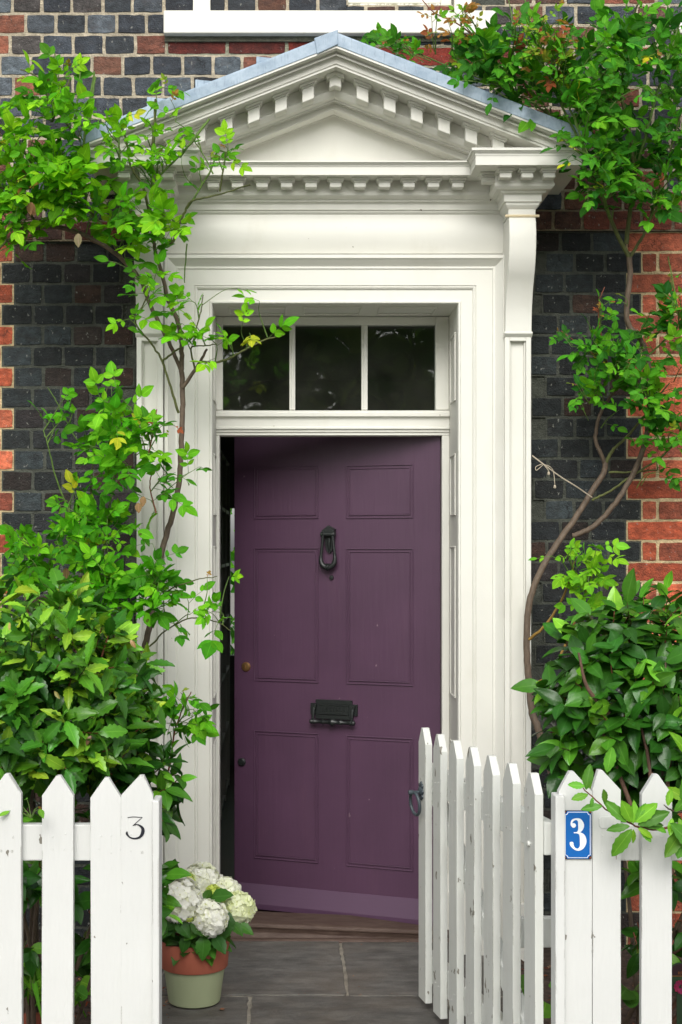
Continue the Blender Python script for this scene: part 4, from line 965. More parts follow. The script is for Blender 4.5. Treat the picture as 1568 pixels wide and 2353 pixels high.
grow(lv, st, nodes, [(470, 1310), (530, 1320), (520, 1340), (470, 1345)], 3, 5.1, 5.14, (2, 2), .6, .3, .1)
grow(lv, st, nodes, [(355, 1600), (420, 1590), (460, 1620), (450, 1700), (460, 1750), (380, 1760), (350, 1680)], 15, 4.88, 4.97, (2, 3), .85, .12, .12)
grow(lv, st, nodes, [(400, 1020), (490, 1060), (490, 1090), (410, 1090)], 4, 5.2, 5.26, (1, 2), 1.0, 0, .14)
grow(lv, st, nodes, [(345, 945), (410, 950), (400, 1010), (350, 1020)], 7, 5.22, 5.3, (2, 3), .8, .3, .12)
for x, y in ((330, 1140), (318, 1155), (152, 1305), (190, 1290)): lv.add(random.choice(ROSEP), P(x, y, 5.12), Vector((rn(-.4, .4), -.2, -1)), Vector((0, -1, .3)), .04, srgb(150, 120, 84))
finish(rt, st, lv, ROSELEAF)
# --- shrubs: whorls of leaves on an ellipsoid of shoots
def whorl(lv, st, pos, d, n, L, protos, cols, spread=(.5, 1.1), sag=.2, W=1.0, young=None, yp=0):
    d = d.normalized(); a = d.cross(Vector((.21, .33, .92)))
    if a.length < .05: a = Vector((1, 0, 0))
    a.normalize(); b = d.cross(a); ph = rn(0, 6.28); base = random.choice(cols)
    st.tube([pos - d * L * 1.0 + rv3(.004), pos - d * L * .4, pos], [.0028, .0022, .0015], 4, REDSTEM if random.random() < .5 else OLIVE, False)
    for i in range(n):
        ph += 2.4; q = a * math.cos(ph) + b * math.sin(ph); sp = rn(*spread); k = i / max(1, n - 1)
        ld_ = d * (1.0 - .75 * sp + .5 * k) + q * sp + Vector((0, 0, -sag * rn(.3, 1.3)))
        nr = d * .8 + Vector((0, -.25, .55)) - q * .2 + rv3(.34); ld_ += rv3(.16)
        c = random.choice(young) if young and random.random() < yp else base
        lv.add(random.choice(protos), pos - d * L * (.75 * (1 - k)), ld_, nr, L * rn(.72, 1.15), jit(c, .15), W * rn(.85, 1.1))
def shrub(root, polys, C, rad, n, L, protos, cols, mat, leaves=(5, 8), young=None, yp=.1, ytop=None, sag=.2, trunk=5, W=1.0, inner=.25, extra=None, base_z=.0, stemcol=None):
    st, lv = MB(), Leaves(); C = Vector(C); rad = Vector(rad); base = Vector((C.x, C.y, base_z)); tips = []
    tries = 0
    while len(tips) < n and tries < n * 60:
        tries += 1
        v = rv3(1.0).normalized()
        if v.y > .35 and random.random() < .8: continue
        r = rn(.80, 1.03) if random.random() > inner else rn(.35, .8)
        p = Vector((C.x + v.x * rad.x * r, C.y + v.y * rad.y * r, C.z + v.z * rad.z * r))
        if p.z < .03 or p.y > YW - .1: continue
        px = VX + F * p.x / p.y; py = HY - F * (p.z - ZC) / p.y
        if polys and not any(inpoly(px, py, q) for q in polys): continue
        tips.append((p, v))
    for p, v in tips:
        d = (v + Vector((0, -.15, .35)) + rv3(.25))
        top = (ytop is not None and p.z > ytop)
        whorl(lv, st, p, d, random.randint(*leaves), L * rn(.85, 1.1), protos, cols, sag=sag, W=W, young=young, yp=(yp * 3 if top else yp))
    for i in range(trunk):
        p, v = random.choice(tips); a = base + Vector((rn(-.06, .06), rn(-.05, .05), 0)); m1 = a.lerp(p, .5) + rv3(.03) + Vector((0, 0, .04))
        st.tube(catmull([a, m1, p], 6), [.010 - .007 * k / 12 for k in range(13)], 6, stemcol or BROWN)
    if extra: extra(st, lv)
    finish(root, st, lv, mat)
random.seed(303)
SER = [(.036, .145, .011), (.058, .20, .014), (.024, .095, .010), (.085, .27, .018), (.045, .165, .012)]
SERY = [(.24, .48, .03), (.30, .52, .04), (.20, .42, .03)]
rt = plant('serrated_shrub', 'dense evergreen shrub with long toothed leaves behind the left picket fence', 'shrub', (PX(110, 4.6), 4.6, 0))
def brown_tips(st, lv):
    for x, y in ((125, 1588), (50, 1690), (300, 1470), (22, 1430), (180, 1510), (90, 1640), (210, 1690)):
        lv.add(random.choice(SERRP), P(x, y, 4.26), Vector((rn(-.8, .8), -.3, -.6)), Vector((rn(-.6, .6), -.8, .6)), rn(.02, .045), jit(random.choice((srgb(160, 132, 90), srgb(128, 96, 72), srgb(176, 160, 84)))))
shrub(rt, [[(-200, 1340), (60, 1330), (180, 1350), (290, 1420), (350, 1500), (360, 1640), (330, 1720), (330, 1800), (-200, 1800)]], P(70, 1630, 4.62), (.44, .44, .46), 310, .090, SERRP, SER, GLOSSLEAF, (5, 8), SERY, .12, PZ(1500, 4.4), .15, 8, 1.0, .38, brown_tips)
random.seed(313)
CAM = [(.03, .125, .011), (.042, .16, .013), (.022, .09, .010), (.06, .20, .015)]
CAMY = [(.17, .46, .03), (.20, .50, .035), (.13, .38, .025)]
rt = plant('camellia_shrub', 'small glossy camellia growing between the picket fence and the doorcase foot', 'shrub', (PX(330, 4.7), 4.72, 0))
shrub(rt, [[(230, 1700), (300, 1640), (370, 1680), (430, 1760), (420, 1860), (400, 1900), (230, 1900)]], P(320, 1800, 4.72), (.15, .16, .20), 46, .088, CAMP, CAM, GLOSSLEAF, (4, 6), CAMY, .12, None, .45, 5)
# lower growth in the left bed, seen between the pickets
random.seed(323)
rt = plant('camellia_shrub', 'dark leaved shrub low behind the pickets of the numbered fence', 'shrub', (PX(120, 4.5), 4.5, 0))
shrub(rt, None, P(110, 2040, 4.55), (.40, .30, .30), 72, .085, CAMP, CAM, GLOSSLEAF, (4, 6), CAMY, .06, None, .4, 9)
# --- right climbing rose
random.seed(404); KS, KN = 1.16, .72
rt = plant('climbing_rose', 'climbing rose on the right hand wall, its stem tied with twine', 'climbing rose', P(1285, 2150, 5.45))
st, lv, nodes = MB(), Leaves(), []
stems(st, [
    ([(1300, 2150, 5.4), (1290, 1900, 5.45), (1277, 1818, 5.5), (1244, 1693, 5.52), (1224, 1640, 5.54), (1216, 1568, 5.55), (1211, 1493, 5.55), (1214, 1403, 5.56), (1229, 1343, 5.58), (1259, 1283, 5.62), (1299, 1223, 5.66), (1326, 1185, 5.68), (1360, 1130, 5.7), (1388, 1085, 5.71), (1391, 1062, 5.71)], .0155, .0115, BROWN),
    ([(1391, 1066, 5.71), (1380, 1040, 5.7), (1369, 1010, 5.7), (1376, 960, 5.69), (1400, 915, 5.68), (1424, 880, 5.67), (1430, 830, 5.66), (1426, 780, 5.65)], .009, .004, BROWN),
    ([(1391, 1066, 5.71), (1408, 1035, 5.7), (1434, 1010, 5.69), (1474, 965, 5.68), (1500, 930, 5.66), (1540, 880, 5.64)], .008, .003, OLIVE),
    ([(1316, 1232, 5.66), (1350, 1218, 5.66), (1386, 1190, 5.66), (1420, 1148, 5.65), (1449, 1100, 5.65), (1470, 1055, 5.64), (1484, 1010, 5.64), (1492, 950, 5.63), (1494, 890, 5.63), (1487, 820, 5.63), (1469, 775, 5.63), (1446, 748, 5.63), (1440, 712, 5.62), (1448, 640, 5.62), (1447, 590, 5.61)], .0105, .011, BROWN),
    ([(1447, 592, 5.61), (1422, 545, 5.59), (1402, 500, 5.56), (1380, 440, 5.5), (1350, 360, 5.45), (1300, 300, 5.4), (1230, 240, 5.4), (1150, 200, 5.42)], .009, .003, OLIVE),
    ([(1447, 592, 5.61), (1470, 555, 5.59), (1488, 520, 5.57), (1510, 450, 5.55), (1540, 350, 5.5), (1568, 250, 5.5)], .007, .003, OLIVE),
    ([(1440, 560, 5.6), (1448, 480, 5.58), (1454, 400, 5.55), (1450, 320, 5.52), (1430, 230, 5.5), (1420, 160, 5.48), (1440, 80, 5.46), (1470, 0, 5.45)], .010, .004, OLIVE),
    ([(1454, 420, 5.55), (1480, 330, 5.5), (1500, 250, 5.48), (1530, 150, 5.46), (1560, 60, 5.45), (1580, -20, 5.45)], .007, .003, GREEN_STEM),
    ([(1402, 500, 5.56), (1376, 420, 5.38), (1340, 330, 5.32), (1310, 250, 5.32), (1280, 190, 5.34)], .006, .003, GREEN_STEM),
    ([(1376, 420, 5.4), (1320, 300, 5.36), (1270, 200, 5.4), (1240, 120, 5.42), (1215, 40, 5.45), (1200, -30, 5.46)], .005, .0025, GREEN_STEM),
    ([(1230, 240, 5.4), (1180, 160, 5.42), (1120, 110, 5.46), (1060, 60, 5.5), (1000, 30, 5.52), (970, 0, 5.54)], .004, .002, REDSTEM),
    ([(1150, 200, 5.44), (1080, 170, 5.5), (1000, 140, 5.55), (930, 110, 5.6), (880, 95, 5.62), (840, 85, 5.64)], .004, .0015, GREEN_STEM),
    ([(1250, 240, 5.42), (1190, 100, 5.46), (1170, 0, 5.5)], .004, .002, GREEN_STEM),
    ([(1400, 1085, 5.7), (1450, 1085, 5.69), (1510, 1080, 5.66)], .005, .003, OLIVE),
    ([(1360, 1150, 5.69), (1400, 1130, 5.68), (1450, 1095, 5.66), (1520, 1050, 5.64), (1568, 1000, 5.62)], .005, .004, OLIVE),
    ([(1216, 1470, 5.54), (1250, 1440, 5.5), (1285, 1390, 5.48), (1310, 1330, 5.46), (1320, 1290, 5.45)], .006, .003, (*srgb(150, 118, 50), 1)),
    ([(1218, 1580, 5.54), (1260, 1550, 5.5), (1300, 1480, 5.48), (1340, 1380, 5.46), (1360, 1320, 5.45)], .006, .003, (*srgb(150, 118, 50), 1)),
    ([(1424, 880, 5.67), (1390, 820, 5.62), (1380, 760, 5.6), (1375, 700, 5.58), (1390, 660, 5.58)], .004, .0018, REDSTEM),
    ([(1390, 830, 5.62), (1330, 790, 5.6), (1290, 760, 5.58)], .003, .0014, REDSTEM),
    ([(1487, 820, 5.63), (1530, 780, 5.6), (1560, 740, 5.58), (1545, 640, 5.58), (1535, 590, 5.58)], .004, .002, GREEN_STEM),
], nodes)
Fp = [(1030, 150), (1090, 60), (1180, 30), (1300, 60), (1420, 30), (1600, 20), (1600, 420), (1500, 420), (1420, 380), (1370, 400), (1300, 320), (1230, 260), (1140, 220), (1060, 185)]
YC = [(.26, .30, .03), (.34, .17, .045), (.20, .38, .025), (.15, .38, .022), (.36, .11, .05)]
RC = [(.07, .28, .018), (.095, .35, .02), (.05, .21, .018), (.14, .42, .022), (.032, .145, .015)]
grow(lv, st, nodes, Fp, 128, 5.14, 5.55, (3, 5), .95, .06, .2, cols=RC)
grow(lv, st, nodes, Fp, 55, 5.45, 5.78, (3, 5), 1.0, 0, .2, cols=RC)
grow(lv, st, nodes, [(1180, 20), (1300, 10), (1330, 110), (1200, 130)], 30, 5.13, 5.3, (3, 5), .58, .85, .2, cols=YC)
grow(lv, st, nodes, [(980, 5), (1060, 5), (1130, 90), (1090, 130), (1010, 70)], 20, 5.3, 5.5, (3, 4), .55, .7, .14, cols=YC)
grow(lv, st, nodes, [(830, 80), (880, 75), (960, 110), (1050, 140), (1100, 190), (1000, 165), (920, 130), (870, 110)], 17, 5.45, 5.62, (2, 4), .7, .2, .14, cols=RC)
grow(lv, st, nodes, [(1320, 330), (1480, 400), (1568, 380), (1568, 480), (1480, 490), (1400, 480), (1310, 430)], 26, 5.2, 5.6, (2, 4), .95, .04, .16, cols=RC)
grow(lv, st, nodes, [(1220, 280), (1280, 290), (1330, 340), (1350, 400), (1290, 330)], 5, 5.18, 5.3, (2, 3), .8, .3, .14, cols=RC)
grow(lv, st, nodes, [(1310, 790), (1360, 750), (1430, 760), (1450, 860), (1420, 960), (1370, 930), (1330, 960), (1300, 880)], 33, 5.45, 5.62, (2, 4), .85, .02, .14, cols=RC)
grow(lv, st, nodes, [(1365, 650), (1420, 640), (1430, 720), (1370, 740)], 7, 5.5, 5.6, (2, 4), .6, .9, .12, cols=RC)
grow(lv, st, nodes, [(1275, 745), (1310, 760), (1310, 790), (1280, 780)], 2, 5.5, 5.58, (2, 3), .6, .9, .08, cols=RC)
grow(lv, st, nodes, [(1460, 720), (1568, 680), (1600, 760), (1600, 1040), (1540, 1080), (1470, 1000), (1450, 860)], 46, 5.4, 5.62, (2, 4), .88, .05, .16, cols=RC)
grow(lv, st, nodes, [(1480, 1040), (1540, 1040), (1530, 1100), (1490, 1100)], 4, 5.5, 5.62, (1, 2), .8, 0, .1, cols=RC)
grow(lv, st, nodes, [(1530, 580), (1568, 640), (1568, 700), (1530, 690)], 4, 5.5, 5.6, (2, 3), .7, .3, .1, cols=RC)
grow(lv, st, nodes, [(1255, 1250), (1310, 1240), (1385, 1240), (1395, 1330), (1370, 1380), (1310, 1380), (1290, 1330), (1250, 1310)], 20, 5.3, 5.46, (2, 3), .82, .0, .13, cols=[(.18, .46, .02), (.22, .52, .025), (.15, .40, .02)])
finish(rt, st, lv, ROSELEAF)
# --- twine from the doorcase edge to the rose
m_ = MB(); tw = lambda pts, r_=.0022: m_.tube(catmull([P(1191.7 + x * .24, 1003.8 + y * .24, Y) for x, y, Y in pts], 6), r_, 6)
tw([(132, 180, 5.63), (230, 255, 5.62), (400, 380, 5.62), (560, 480, 5.63), (690, 570, 5.66), (705, 578, 5.67)], .0026)
tw([(235, 258, 5.615), (200, 270, 5.61), (165, 290, 5.61), (170, 320, 5.61), (200, 300, 5.61), (235, 268, 5.61)], .0016); tw([(240, 262, 5.612), (300, 285, 5.6), (330, 320, 5.61), (342, 380, 5.61), (348, 450, 5.61)], .0015); tw([(238, 262, 5.612), (270, 300, 5.6), (290, 325, 5.6)], .0015)
for x, y in ((348, 455), (290, 328)): m_.lathe([(.0005, 0), (.004, -.004), (.006, -.012), (.003, -.016)], P(1191.7 + x * .24, 1003.8 + y * .24, 5.605), 8)
tag(m_.build('twine', TWINE, smooth=50), 'knotted pale twine stretched from the doorcase edge to the right rose stem', 'twine')
# --- camellia on the right
random.seed(505)
rt = plant('camellia_shrub', 'large glossy camellia standing behind the blue number sign', 'shrub', (PX(1440, 4.75), 4.75, 0))
def cam_stems(st, lv):
    for pts in ([(1500, 1850, 4.5), (1490, 1740, 4.5), (1470, 1660, 4.5)], [(1530, 1850, 4.52), (1545, 1700, 4.52), (1560, 1600, 4.55)], [(1450, 1850, 4.55), (1400, 1720, 4.55), (1375, 1660, 4.55)], [(1400, 1640, 4.5), (1350, 1580, 4.5), (1330, 1500, 4.5)]):
        q = catmull([P(*a) for a in pts], 5); st.tube(q, [.008 - .004 * i / (len(q) - 1) for i in range(len(q))], 6, (*srgb(112, 84, 68), 1))
shrub(rt, [[(1238, 1600), (1275, 1480), (1330, 1410), (1400, 1390), (1450, 1370), (1520, 1340), (1800, 1340), (1800, 1830), (1330, 1830), (1255, 1740)]], P(1470, 1640, 4.82), (.40, .38, .46), 265, .098, CAMP, CAM, GLOSSLEAF, (4, 7), CAMY, .08, PZ(1470, 4.5), .38, 5, 1.0, .3, cam_stems)
random.seed(515)
rt = plant('camellia_shrub', 'dark leaved shrub low behind the pickets right of the blue sign', 'shrub', (PX(1480, 4.5), 4.55, 0))
shrub(rt, [[(1425, 1900), (1800, 1900), (1800, 2260), (1425, 2260)]], P(1500, 2080, 4.6), (.40, .25, .33), 50, .085, CAMP, CAM, GLOSSLEAF, (3, 5), CAMY, .08, None, .4, 8, stemcol=(*srgb(112, 78, 60), 1))
# --- laurel branch leaning over the right fence
random.seed(606)
rt = plant('laurel_bush', 'laurel branch with toothed yellow green leaves hanging over the fence beside the blue sign', 'shrub', (PX(1640, 4.2), 4.2, 0))
st, lv, nodes = MB(), Leaves(), []
stems(st, [([(1640, 2300, 4.25), (1650, 2050, 4.2), (1640, 1900, 4.05), (1580, 1870, 3.9), (1545, 1862, 3.86), (1526, 1850, 3.84)], .006, .0015, BROWN), ([(1600, 1880, 3.92), (1520, 1905, 3.86), (1470, 1900, 3.84), (1455, 1895, 3.84), (1400, 1865, 3.85), (1345, 1815, 3.86), (1335, 1800, 3.87)], .004, .0013, REDSTEM)], nodes)
LAU = [(.10, .28, .025), (.14, .36, .03), (.19, .44, .03), (.08, .22, .025)]
def sp(px, py, dx, dy, L, dep=3.82, nx=0, c=None):
    lv.add(random.choice(LAURP), P(px, py, dep), Vector((dx, rn(-.35, .1), -dy)), Vector((nx + rn(-.3, .3), -1, .5)), L * U * 1.0, jit(c or random.choice(LAU), .15), rn(1, 1.25))
for a in [(1347, 1815, .15, -1, 58), (1345, 1806, -1, -.1, 40), (1352, 1825, -1, .25, 42), (1362, 1832, -.2, 1, 22), (1392, 1845, -.2, -1, 34), (1385, 1852, -1, .1, 48), (1440, 1890, -.75, -.8, 70), (1455, 1893, .1, -1, 52), (1452, 1890, -.5, -1, 60), (1462, 1888, .5, -1, 46), (1460, 1890, .9, -.9, 66), (1466, 1896, 1, -.55, 75), (1448, 1898, -1, .15, 52), (1452, 1905, -.55, .8, 78), (1466, 1903, .6, .35, 40), (1470, 1900, .7, .9, 44), (1455, 1905, .1, 1, 34), (1478, 1898, .95, -.1, 46), (1500, 1895, .8, .4, 36), (1535, 1852, .2, -1, 40), (1550, 1865, .6, -.7, 50), (1545, 1880, -.2, .9, 40), (1570, 1900, -.5, .8, 80), (1590, 1870, -.2, -1, 90), (1600, 1950, -.4, -.4, 90), (1580, 1900, -.3, 1, 75), (1560, 1880, .3, .9, 60)]:
    sp(*a)
for i in range(16): sp(rn(1575, 1660), rn(1800, 1990), rn(-1, 1), rn(-1, 1), rn(50, 75), rn(3.85, 4.05))
for x, y in ((1395, 1715), (1365, 1790), (1345, 1770)): sp(x, y + 60, rn(-.3, .3), -1, 62, 4.0, 0, (.16, .38, .03))
finish(rt, st, lv, SOFTLEAF)
# --- hydrangea in its two-tone pot
pot_c = Vector((PX(447, 5.11), 5.11, .0))
pr_ = empty('flower_pot', pot_c); tag(pr_, 'sage green plant pot with terracotta rim standing beside the left doorcase', 'plant pot')
m_ = MB(); m_.lathe([(.001, .002), (.088, .002), (.093, .006), (.0955, .02), (.111, .131), (.100, .131), (.086, .02), (.001, .02)], (0, 0, 0), 48); m_.build('pot_body', SAGE, pr_, smooth=40)
m_ = MB(); m_.lathe([(.108, .1305), (.119, .1305), (.1215, .134), (.1275, .222), (.126, .228), (.121, .229), (.118, .222), (.108, .14)], (0, 0, 0), 48); m_.build('rim', TERRA, pr_, smooth=40)
m_ = MB(); m_.lathe([(.001, .185), (.1165, .185), (.1165, .20), (.06, .208), (.001, .21)], (0, 0, 0), 32); m_.build('compost', SOIL, pr_)
random.seed(707)
hy = empty('hydrangea', pot_c + Vector((0, 0, .2))); tag(hy, 'white mophead hydrangea growing in the two tone pot', 'hydrangea'); og = hy.location
st, lv = MB(), Leaves(); hb = pot_c + Vector((0, 0, .2))
HYDC = [(.03, .10, .014), (.045, .14, .018), (.06, .18, .02)]
heads = [(411, 2063, 4.99, 43, 0), (481, 2106, 4.97, 33, 0), (549, 2083, 5.06, 29, .3), (519, 2046, 5.14, 27, .1), (462, 2024, 5.16, 36, .05), (490, 2050, 5.05, 17, 1), (377, 2013, 5.12, 17, 1), (432, 2020, 5.1, 15, 1), (434, 2107, 4.95, 9, 1), (512, 2075, 5.06, 12, .9), (455, 2065, 5.08, 20, .2)]
for x, y, Y, r_, gr in heads:
    c = P(x, y, Y); rad = r_ * Y / F * (1.12 if r_ > 20 else 1)
    st.tube(catmull([hb + rv3(.015), hb.lerp(c, .6) + rv3(.01), c], 4), .0028, 5, GREEN_STEM)
    hl = Leaves(); nf = int(26 + r_ * r_ * .085)
    for i in range(90):
        zz = 1 - 1.5 * (i + .5) / 90; a = i * 2.39996; q = math.sqrt(max(0, 1 - zz * zz)); v = Matrix.Rotation(R(38), 3, 'X') @ Vector((q * math.cos(a), q * math.sin(a), zz)); hl.add(PETP[0], c + v * rad * .82 - Vector((0, 0, rad * .12)), v.cross(Vector((.3, .2, .9))), v, rad * .42, (.86, .86, .74) if gr < .5 else (.62, .70, .16))
    for i in range(nf):                               # florets of four petals over a dome
        zz = 1 - 1.55 * (i + .5) / nf; a = i * 2.39996; q = math.sqrt(max(0, 1 - zz * zz)); v = Vector((q * math.cos(a), q * math.sin(a), zz * .86)) + rv3(.10)
        v = (Matrix.Rotation(R(38), 3, 'X') @ v).normalized(); p = c + v * rad * rn(.80, 1.10) - Vector((0, 0, rad * .12))
        t1 = v.cross(Vector((.3, .5, .8))).normalized(); t2 = v.cross(t1); ph = rn(0, 1.57)
        g = min(1, max(0, gr + random.gauss(0, .12)))
        ps = (.0215 if r_ > 20 else .009) * rn(.85, 1.2)
        for k_ in range(4):
            dd = t1 * math.cos(ph + k_ * 1.5708) + t2 * math.sin(ph + k_ * 1.5708) + v * rn(-.05, .22)
            w0 = np.array((.95, .95, .89)); w1 = np.array((.70, .80, .18))
            hl.add(PETP[0], p, dd, v + rv3(.15), ps, tuple((w0 * (1 - g) + w1 * g) * rn(.96, 1.0)))
        hl.add(PETP[0], p + v * .001, v + t1 * .8, v, ps * .3, (.6, .62, .3))
    hl.build('flower_head', PETAL, hy, og)
for i in range(58):
    a = rn(0, 6.28); rr_ = rn(.03, .105); p = hb + Vector((math.cos(a) * rr_, math.sin(a) * rr_, rn(.0, .10)))
    lv.add(random.choice(HYDP), p, Vector((math.cos(a), math.sin(a), rn(-.5, .25))), Vector((0, -.35, 1)) + rv3(.25), rn(.055, .085), jit(random.choice(HYDC), .15))
for x, y, dx, dy, L, Y in ((395, 2030, .1, -1, 60, 5.1), (380, 2040, .6, -.6, 45, 5.08), (375, 2050, 0, -1, 55, 5.05), (497, 2030, .8, .5, 38, 5.12), (485, 2045, -.3, .3, 34, 5.03), (480, 2065, .9, -.35, 60, 5.02), (500, 2100, .3, .9, 55, 4.99), (520, 2090, -.2, 1, 75, 5.0), (545, 2125, 1, .3, 42, 5.02), (530, 2120, .9, .6, 40, 5.0), (460, 2125, -.7, .5, 50, 4.97), (420, 2110, -.9, .4, 50, 4.97), (405, 2115, .6, .5, 50, 4.96), (440, 2115, .9, .6, 55, 4.95), (395, 2115, -.4, .7, 45, 4.97), (470, 2150, -.1, 1, 55, 4.96), (490, 2150, .6, .6, 50, 4.97), (370, 2110, .5, .4, 50, 5.0), (430, 2150, -.3, 1, 40, 4.97)):
    lv.add(random.choice(HYDP), P(x, y, Y), Vector((dx, -.4, -dy)), Vector((rn(-.3, .3), -.7, .8)), L * Y / F, jit(random.choice(HYDC), .2))
finish(hy, st, lv, SOFTLEAF)
# --- small things in the beds
m_ = MB(); m_.lathe([(.001, 0), (.075, 0), (.095, .12), (.105, .12), (.11, .16), (.10, .16), (.085, .11), (.001, .11)], (0, 0, 0), 32)
q = m_.build('flower_pot', TERRA, None, smooth=40); q.location = (PX(58, 4.55), 4.62, .16 - .17); tag(q, 'low terracotta pot standing on the soil behind the left picket gap', 'plant pot')
def basal(name, label, x, y, Y, n, L, protos, cols, up=.6):
    rt = plant(name, label, 'plant', P(x, y, Y)); st, lv = MB(), Leaves(); b0 = Vector(rt.location)
    for i in range(n):
        a = rn(0, 6.28); d_ = Vector((math.cos(a), math.sin(a) - .3, rn(up * .5, up * 1.6))).normalized(); ln = rn(.03, .10)
        e = b0 + d_ * ln; st.tube([b0, b0.lerp(e, .5) + Vector((0, 0, .008)), e], [.002, .0016, .0012], 4, GREEN_STEM)
        lv.add(random.choice(protos), e, Vector((d_.x, d_.y - .3, rn(-.4, .2))), Vector((0, -.7, .8)) + rv3(.2), L * rn(.7, 1.2), jit(random.choice(cols), .15))
    finish(rt, st, lv, SOFTLEAF)
random.seed(808)
BR = [(.12, .33, .02), (.16, .38, .025), (.08, .22, .02)]
basal('round_leaf_plant', 'bright green rounded leaves low between the gate and the sign post', 1262, 2330, 4.3, 7, .075, ROUNDP, BR, .9)
basal('round_leaf_plant', 'dark rounded leaves on the soil behind the gap right of the blue sign', 1450, 2290, 4.4, 8, .07, ROUNDP, [(.05, .14, .018), (.07, .19, .02)], .9)
basal('round_leaf_plant', 'light green seedling leaves at the soil beside the low terracotta pot', 150, 2300, 4.4, 16, .06, ROUNDP, BR, .7)
basal('strap_leaf_plant', 'thin upright green blades between the first two left pickets', 75, 2290, 4.35, 14, .16, GRASSP, BR, 2.0)
basal('bay_seedling', 'small orange tipped sprig poking between the first and second left pickets', 72, 1880, 3.96, 6, .045, LAURP, [(.12, .30, .03), (.30, .16, .03), (.16, .36, .03)], .5)
# plant label with a pink flower at the right edge
pl = empty('plant_label', P(1562, 2250, 4.35)); tag(pl, 'arched plant label showing a pink flower behind the last right hand picket', 'plant label'); po = Vector(pl.location)
def plb(m_, name, mat, **k_): o = m_.build(name, mat, pl, **k_); o.data.transform(Matrix.Translation(-po)); return o
lp_ = lambda x, y, dy=0: P(x, y, 4.35) + Vector((0, dy, 0))
arc = [lp_(1536 + 0, 2282), lp_(1592, 2282), lp_(1592, 2235)] + [lp_(1564 + 28 * math.cos(R(a)), 2235 - 23 * math.sin(R(a))) for a in range(10, 180, 17)] + [lp_(1536, 2235)]
m_ = MB(); m_.prism(arc, (0, .002, 0)); m_.box(PX(1556, 4.35), PX(1572, 4.35), 4.352, 4.356, -.02, PZ(2282, 4.35)); plb(m_, 'card', paint('label_card', srgb(44, 70, 44), srgb(36, 56, 40), .5))
m_ = MB(); m_.prism([lp_(1539, 2241, -.001), lp_(1589, 2241, -.001), lp_(1589, 2234, -.001)] + [lp_(1564 + 25 * math.cos(R(a)), 2235 - 20 * math.sin(R(a)), -.001) for a in range(10, 180, 17)] + [lp_(1539, 2235, -.001)], (0, .0008, 0)); plb(m_, 'arch_panel', paint('label_maroon', srgb(52, 26, 34), srgb(44, 22, 30), .5))
m_ = MB(); m_.prism([lp_(1538, 2243.5, -.0012), lp_(1590, 2243.5, -.0012), lp_(1590, 2242, -.0012), lp_(1538, 2242, -.0012)], (0, .0008, 0))
def txt(body, x, y, size, dy):
    fc = bpy.data.curves.new('t', 'FONT'); fc.body = body; fc.size = size; fc.align_x = 'CENTER'; fo = bpy.data.objects.new('t', fc); COL.objects.link(fo)
    dg = bpy.context.evaluated_depsgraph_get(); tm = bpy.data.meshes.new_from_object(fo.evaluated_get(dg)); c = lp_(x, y, dy)
    m_.add([(c.x + v.co.x, c.y, c.z + v.co.y) for v in tm.vertices], [tuple(p.vertices) for p in tm.polygons]); bpy.data.objects.remove(fo); bpy.data.meshes.remove(tm)
txt('RP', 1563, 2239, .013, -.0018)
plb(m_, 'lettering', paint('label_gold', srgb(150, 90, 40), srgb(130, 74, 34), .5))
fl = Leaves(); fc_ = lp_(1564, 2266, -.004)
for i in range(40):
    a = i * 2.4; rr_ = .004 + .019 * math.sqrt(i / 40); fl.add(PETP[0], fc_ + Vector((math.cos(a) * rr_ * .6, 0, math.sin(a) * rr_ * .6)), Vector((math.cos(a), -.15, math.sin(a))), Vector((0, -1, 0)), .010, jit((.50, .06, .16), .15))
fl.build('flower_picture', PETAL, pl, po)
# litter of dead leaves and bark on the soil (nobody could count it)
random.seed(909); lv = Leaves()
DL = [srgb(150, 92, 62), srgb(120, 82, 62), srgb(92, 70, 54), srgb(168, 120, 88), srgb(76, 60, 50), srgb(132, 64, 44)]
for i in range(1500):
    x = rn(-1.6, -.46) if random.random() < .55 else rn(.91, 2.0); y = rn(3.95, 5.6)
    lv.add(random.choice(SERRP + CAMP), (x, y, rn(-.008, .012)), Vector((rn(-1, 1), rn(-1, 1), rn(-.2, .3))), Vector((rn(-.4, .4), rn(-.4, .4), 1)), rn(.012, .04), jit(random.choice(DL), .2), rn(.4, 1))
for i in range(150):
    e = random.random(); x = rn(-.46, -.38) if e < .5 else rn(-.3, .88); y = rn(4.9, 5.7) if e < .5 else random.choice((rn(5.83, 5.89), rn(5.165, 5.2), rn(4.9, 5.8)))
    lv.add(random.choice(CAMP), (x, y, rn(.002, .006)), Vector((rn(-1, 1), rn(-1, 1), rn(0, .3))), Vector((rn(-.4, .4), rn(-.4, .4), 1)), rn(.006, .02) if e < .5 else rn(.004, .009), jit(random.choice(DL), .2), rn(.5, 1))
o = lv.build('leaf_litter', SOFTLEAF, None, (0, 0, 0)); tag(o, 'dead leaves and bark chips scattered over the soil beds', 'leaf litter', None, 'stuff')
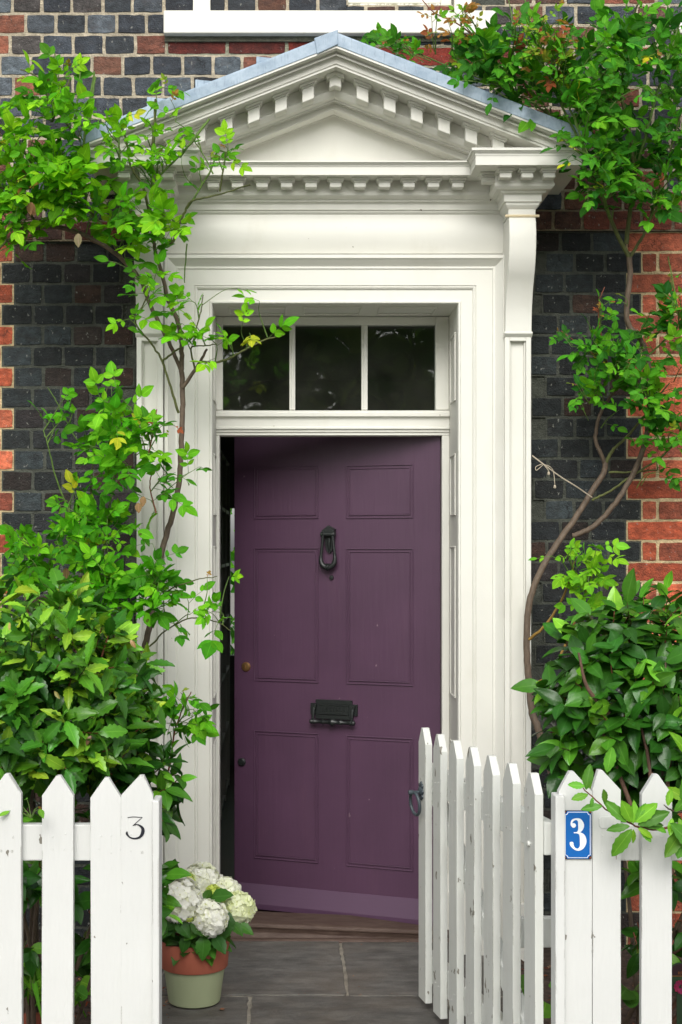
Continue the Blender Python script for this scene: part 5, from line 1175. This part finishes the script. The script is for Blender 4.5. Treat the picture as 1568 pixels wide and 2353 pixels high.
for (x, y, c, L) in ((505, 2322, srgb(120, 84, 66), .02), (968, 2206, srgb(96, 62, 44), .016)):
    Y = ZC * F / (y - HY); l2 = Leaves(); l2.add(CAMP[0], (0, 0, .004), Vector((1, .3, .2)), Vector((.2, -.4, 1)), L, c); l2.add(CAMP[1], (0, 0, .002), Vector((.8, -.3, .1)), Vector((0, .3, 1)), L * .8, c)
    o = l2.build('fallen_leaf', SOFTLEAF, None, (0, 0, 0)); o.location = P(x, y, Y); tag(o, 'tiny curled brown leaf on the paving ' + ('in front of the flower pot' if x < 700 else 'just left of the open gate'), 'leaf', 'fallen leaves on the path')
# ------------------------------------------------------------------ the trees across the road (mirrored in the fanlight) and the back garden hedge
random.seed(999); lv = Leaves()
QP = [leaf_proto(2, lambda t: .6 * el(t) + .05, .3, .2)]
TG = [(.22, .38, .06), (.30, .46, .08), (.14, .28, .05), (.36, .46, .10)]
for cx_, cy_, r_, zz in ((-4, -17, 3.4, 4.6), (1.2, -18, 3.6, 5.4), (6, -17, 3.2, 4.8), (3.4, -20, 3.8, 7.4), (-1.5, -20, 3.6, 7.6), (.8, -21, 3.6, 8.6), (1, -19, 3.2, 3.2), (10, -19, 3.5, 5.2), (-9, -19, 3.6, 5.2)):
    for i in range(1350):
        v = rv3(1).normalized() * r_ * rn(.3, 1.0)
        lv.add(QP[0], (cx_ + v.x, cy_ + v.y * .7, max(.3, zz + v.z * 1.1)), rv3(1), Vector((0, 0, 1)) + rv3(.6), rn(.3, .6), jit(random.choice(TG), .25))
o = lv.build('far_trees', leafmat('far_leaf', .5, .55, .3, 0, .05), None, (0, 0, 0)); tag(o, 'row of street trees across the road, mirrored in the fanlight', 'trees', None, 'stuff')
lv = Leaves()
for i in range(2600):
    lv.add(QP[0], (rn(-1.8, 1.2), rn(11.6, 12.8), rn(.0, 3.2)), rv3(1), Vector((0, -1, .6)) + rv3(.5), rn(.08, .16), jit(random.choice(ROSE_COLS), .25))
o = lv.build('hedge', SOFTLEAF, None, (0, 0, 0)); tag(o, 'green back garden hedge beyond the hall window', 'hedge', None, 'stuff')
